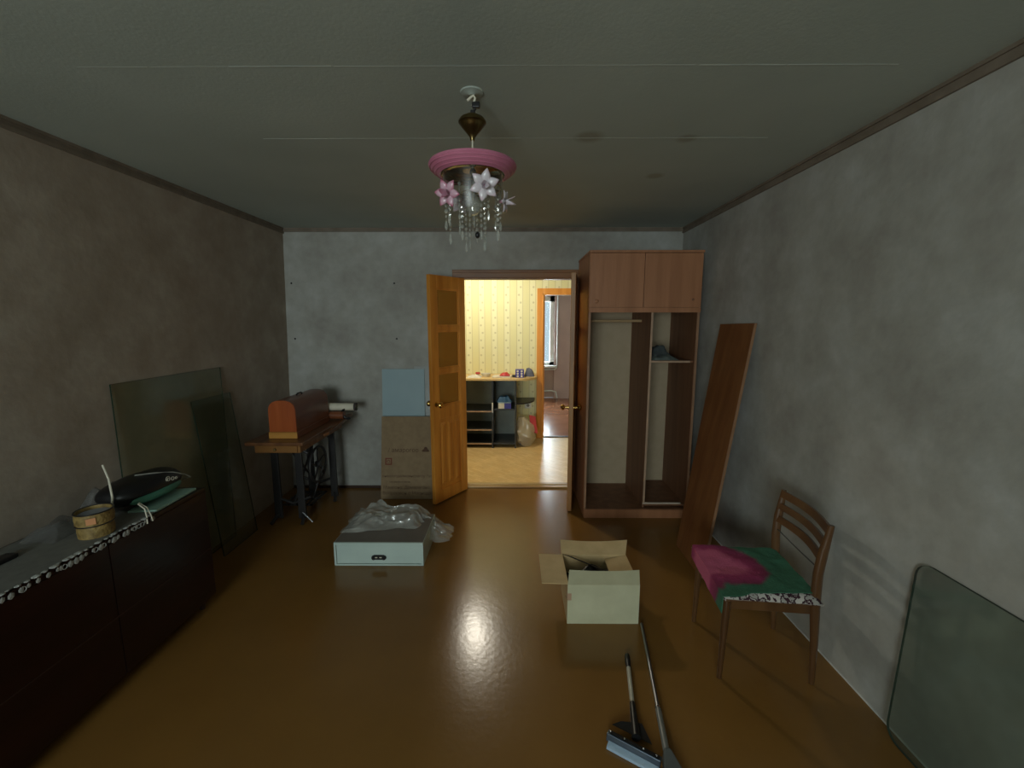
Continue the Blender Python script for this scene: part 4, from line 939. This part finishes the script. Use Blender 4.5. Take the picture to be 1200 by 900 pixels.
MB().lathe([(.010, 2.470), (.028, 2.466), (.030, 2.460), (.046, 2.456), (.053, 2.446), (.053, 2.441), (.047, 2.436), (.044, 2.430), (.034, 2.418), (.018, 2.400), (.010, 2.388), (.008, 2.378)], (LX, LY, 0), 36).build('ceiling_cup', M['old_brass'], cd, smooth=True)
MB().tube([(LX, LY, 2.386), (LX, LY, 2.272)], .0035, 10).build('stem', M['paper'], cd, smooth=True)
RZ = 2.285
MB().lathe([(.168, RZ + .004), (.171, RZ - .004), (.160, RZ - .016), (.145, RZ - .028), (.128, RZ - .036), (.124, RZ - .034), (.140, RZ - .018), (.155, RZ - .004), (.163, RZ + .004)], (LX, LY, 0), 64, closed=True).build('pink_ring', M['pink'], cd, smooth=True)
for r, z in ((.166, RZ - .0115), (.155, RZ - .021), (.143, RZ - .0295)):
    MB().torus((LX, LY, z), r, .0018, 'z', 64, 6).build('ring_bead', M['pink'], cd, smooth=True)
MB().lathe([(.124, RZ - .034), (.112, RZ - .018), (.07, RZ - .004), (.012, RZ + .002), (.012, RZ + .006), (.07, RZ + .001), (.114, RZ - .014), (.125, RZ - .028)], (LX, LY, 0), 56, closed=True).build('brass_dish', M['mirror'], cd, smooth=True)
MB().lathe([(.010, 2.275), (.014, 2.262), (.008, 2.25), (.013, 2.236), (.018, 2.22), (.018, 2.19), (.010, 2.18), (.006, 2.16)], (LX, LY, 0), 20).build('centre_column', M['old_brass'], cd, smooth=True)
MB().lathe([(.012, 2.182), (.024, 2.165), (.030, 2.14), (.024, 2.115), (.010, 2.105)], (LX, LY, 0), 22).build('glass_bulb', M['crystal'], cd, smooth=True)
# glass shade cylinder and lower crystal ring
M['thin_glass'] = clear('thin_clear_glass', (.97, .975, .97, 1), .3, base=.02)
MB().lathe([(.116, 2.255), (.112, 2.15), (.100, 2.11), (.098, 2.11), (.110, 2.15), (.114, 2.255)], (LX, LY, 0), 48, closed=True).build('glass_shade', M['thin_glass'], cd, smooth=True)
MB().torus((LX, LY, 2.205), .108, .0025, 'z', 40, 6).build('crystal_hoop', M['old_brass'], cd, smooth=True)
MB().torus((LX, LY, 2.185), .045, .0025, 'z', 30, 6).build('crystal_hoop', M['old_brass'], cd, smooth=True)
for k in range(4):
    a = k * PI / 2 + .4
    MB().tube([(LX + .016 * math.cos(a), LY + .016 * math.sin(a), 2.215), (LX + .108 * math.cos(a), LY + .108 * math.sin(a), 2.205)], .002, 6).build('hoop_arm', M['old_brass'], cd)
def beads(n, gap, r):
    mb = MB()
    for i in range(n):
        z = -.012 - i * gap
        bmesh.ops.create_uvsphere(mb.bm, u_segments=6, v_segments=4, radius=r * (1 if i % 2 == 0 else .62), matrix=Matrix.Translation((0, 0, z)) @ Matrix.Diagonal((1, .7, 1.15, 1)))
    mb.tube([(0, 0, 0), (0, 0, -.012 - n * gap)], .0005, 4)
    me = bpy.data.meshes.new('crystal_strand'); mb.bm.to_mesh(me); mb.bm.free(); me.materials.append(M['crystal']); return me
def drop_mesh(L_):
    mb = MB().lathe([(.0015, 0), (.0045, -.008), (.0065, -L_ * .62), (.0045, -L_ * .86), (.0008, -L_)], (0, 0, 0), 6)
    for v in mb.bm.verts: v.co.y *= .6
    me = bpy.data.meshes.new('crystal_drop'); mb.bm.to_mesh(me); mb.bm.free(); me.materials.append(M['crystal']); return me
SM = {n: beads(n, .019, .0075) for n in (5, 6, 7, 8, 9)}; DM = {n: drop_mesh(n / 1000) for n in (38, 46)}
def strand(x, y, z, n, dl, rz):
    o = bpy.data.objects.new('crystal_strand', SM[n]); C.objects.link(o); o.parent = cd; o.location = (x - 0, y, z - CH); o.rotation_euler = (0, 0, rz)
    d_ = bpy.data.objects.new('crystal_drop', DM[dl]); C.objects.link(d_); d_.parent = o; d_.location = (0, 0, -.012 - n * .019 + .004)
for k in range(12):
    a = k * 2 * PI / 12 + .12
    strand(.107 * math.cos(a), .107 * math.sin(a), 2.203, (6, 5, 8)[k % 3], 46 if k % 2 else 38, a)
for k in range(6):
    a = k * 2 * PI / 6 + .3
    strand(.045 * math.cos(a), .045 * math.sin(a), 2.183, (9, 7)[k % 2], 38, a)
MB().ball((LX + .018, LY - .03, 2.022), .012, 2, (.8, 1, 1.1)).build('black_finial', M['black'], cd, smooth=True)
# lilies
def petal(L_, W_, curl):
    def f(u, v):
        t = u; wdt = W_ * (math.sin(min(1, t * 1.02) ** .8 * PI) ** .85) * .5 + .0008
        y = (v - .5) * 2 * wdt
        return (.006 + L_ * t * .93, y, .010 + .016 * math.sin(t * PI * .6) - curl * t * t * .02 - abs(v - .5) * .010 * math.sin(t * PI))
    mb = MB().grid(f, 8, 4, .0016); bmesh.ops.recalc_face_normals(mb.bm, faces=mb.bm.faces[:])
    me = bpy.data.meshes.new('petal'); mb.bm.to_mesh(me); mb.bm.free()
    for p in me.polygons: p.use_smooth = True
    return me
def flower(name_m, ctr, facing, s_, roll, m):
    pm = petal(.058 * s_, .034 * s_, 1.0); pm.materials.append(m); pi_ = petal(.032 * s_, .024 * s_, -1.2); pi_.materials.append(m)
    F = Vector(facing).normalized(); q = F.to_track_quat('Z', 'Y').to_matrix().to_4x4()
    hub = MB().lathe([(.006 * s_, -.004), (.009 * s_, .006), (.003 * s_, .014)], (0, 0, 0), 12)
    me = bpy.data.meshes.new('flower'); hub.bm.to_mesh(me); hub.bm.free(); me.materials.append(M['porcelain_pink'])
    o = bpy.data.objects.new('flower', me); C.objects.link(o); o.parent = cd
    o.matrix_local = Matrix.Translation(Vector(ctr) - Vector((LX, LY, CH))) @ q
    for k in range(6):
        p = bpy.data.objects.new('petal', pm); C.objects.link(p); p.parent = o; p.rotation_euler = (0, -.28, roll + k * PI / 3)
        if k % 2 == 0:
            p2 = bpy.data.objects.new('inner_petal', pi_); C.objects.link(p2); p2.parent = o; p2.rotation_euler = (0, -.9, roll + k * PI / 3 + .5); p2.location = (0, 0, .004)
    return o
flower('a', (LX + .052, LY - .125, 2.178), (.12, -1, -.25), 1.0, .35, M['porcelain'])
flower('b', (LX - .078, LY - .105, 2.155), (-.35, -1, -.2), .92, .9, M['porcelain_pink'])
flower('c', (LX + .108, LY - .02, 2.15), (1, -.25, -.1), .8, .2, M['porcelain'])
flower('d', (LX - .06, LY + .12, 2.19), (-.4, 1, 0), .9, .1, M['porcelain'])
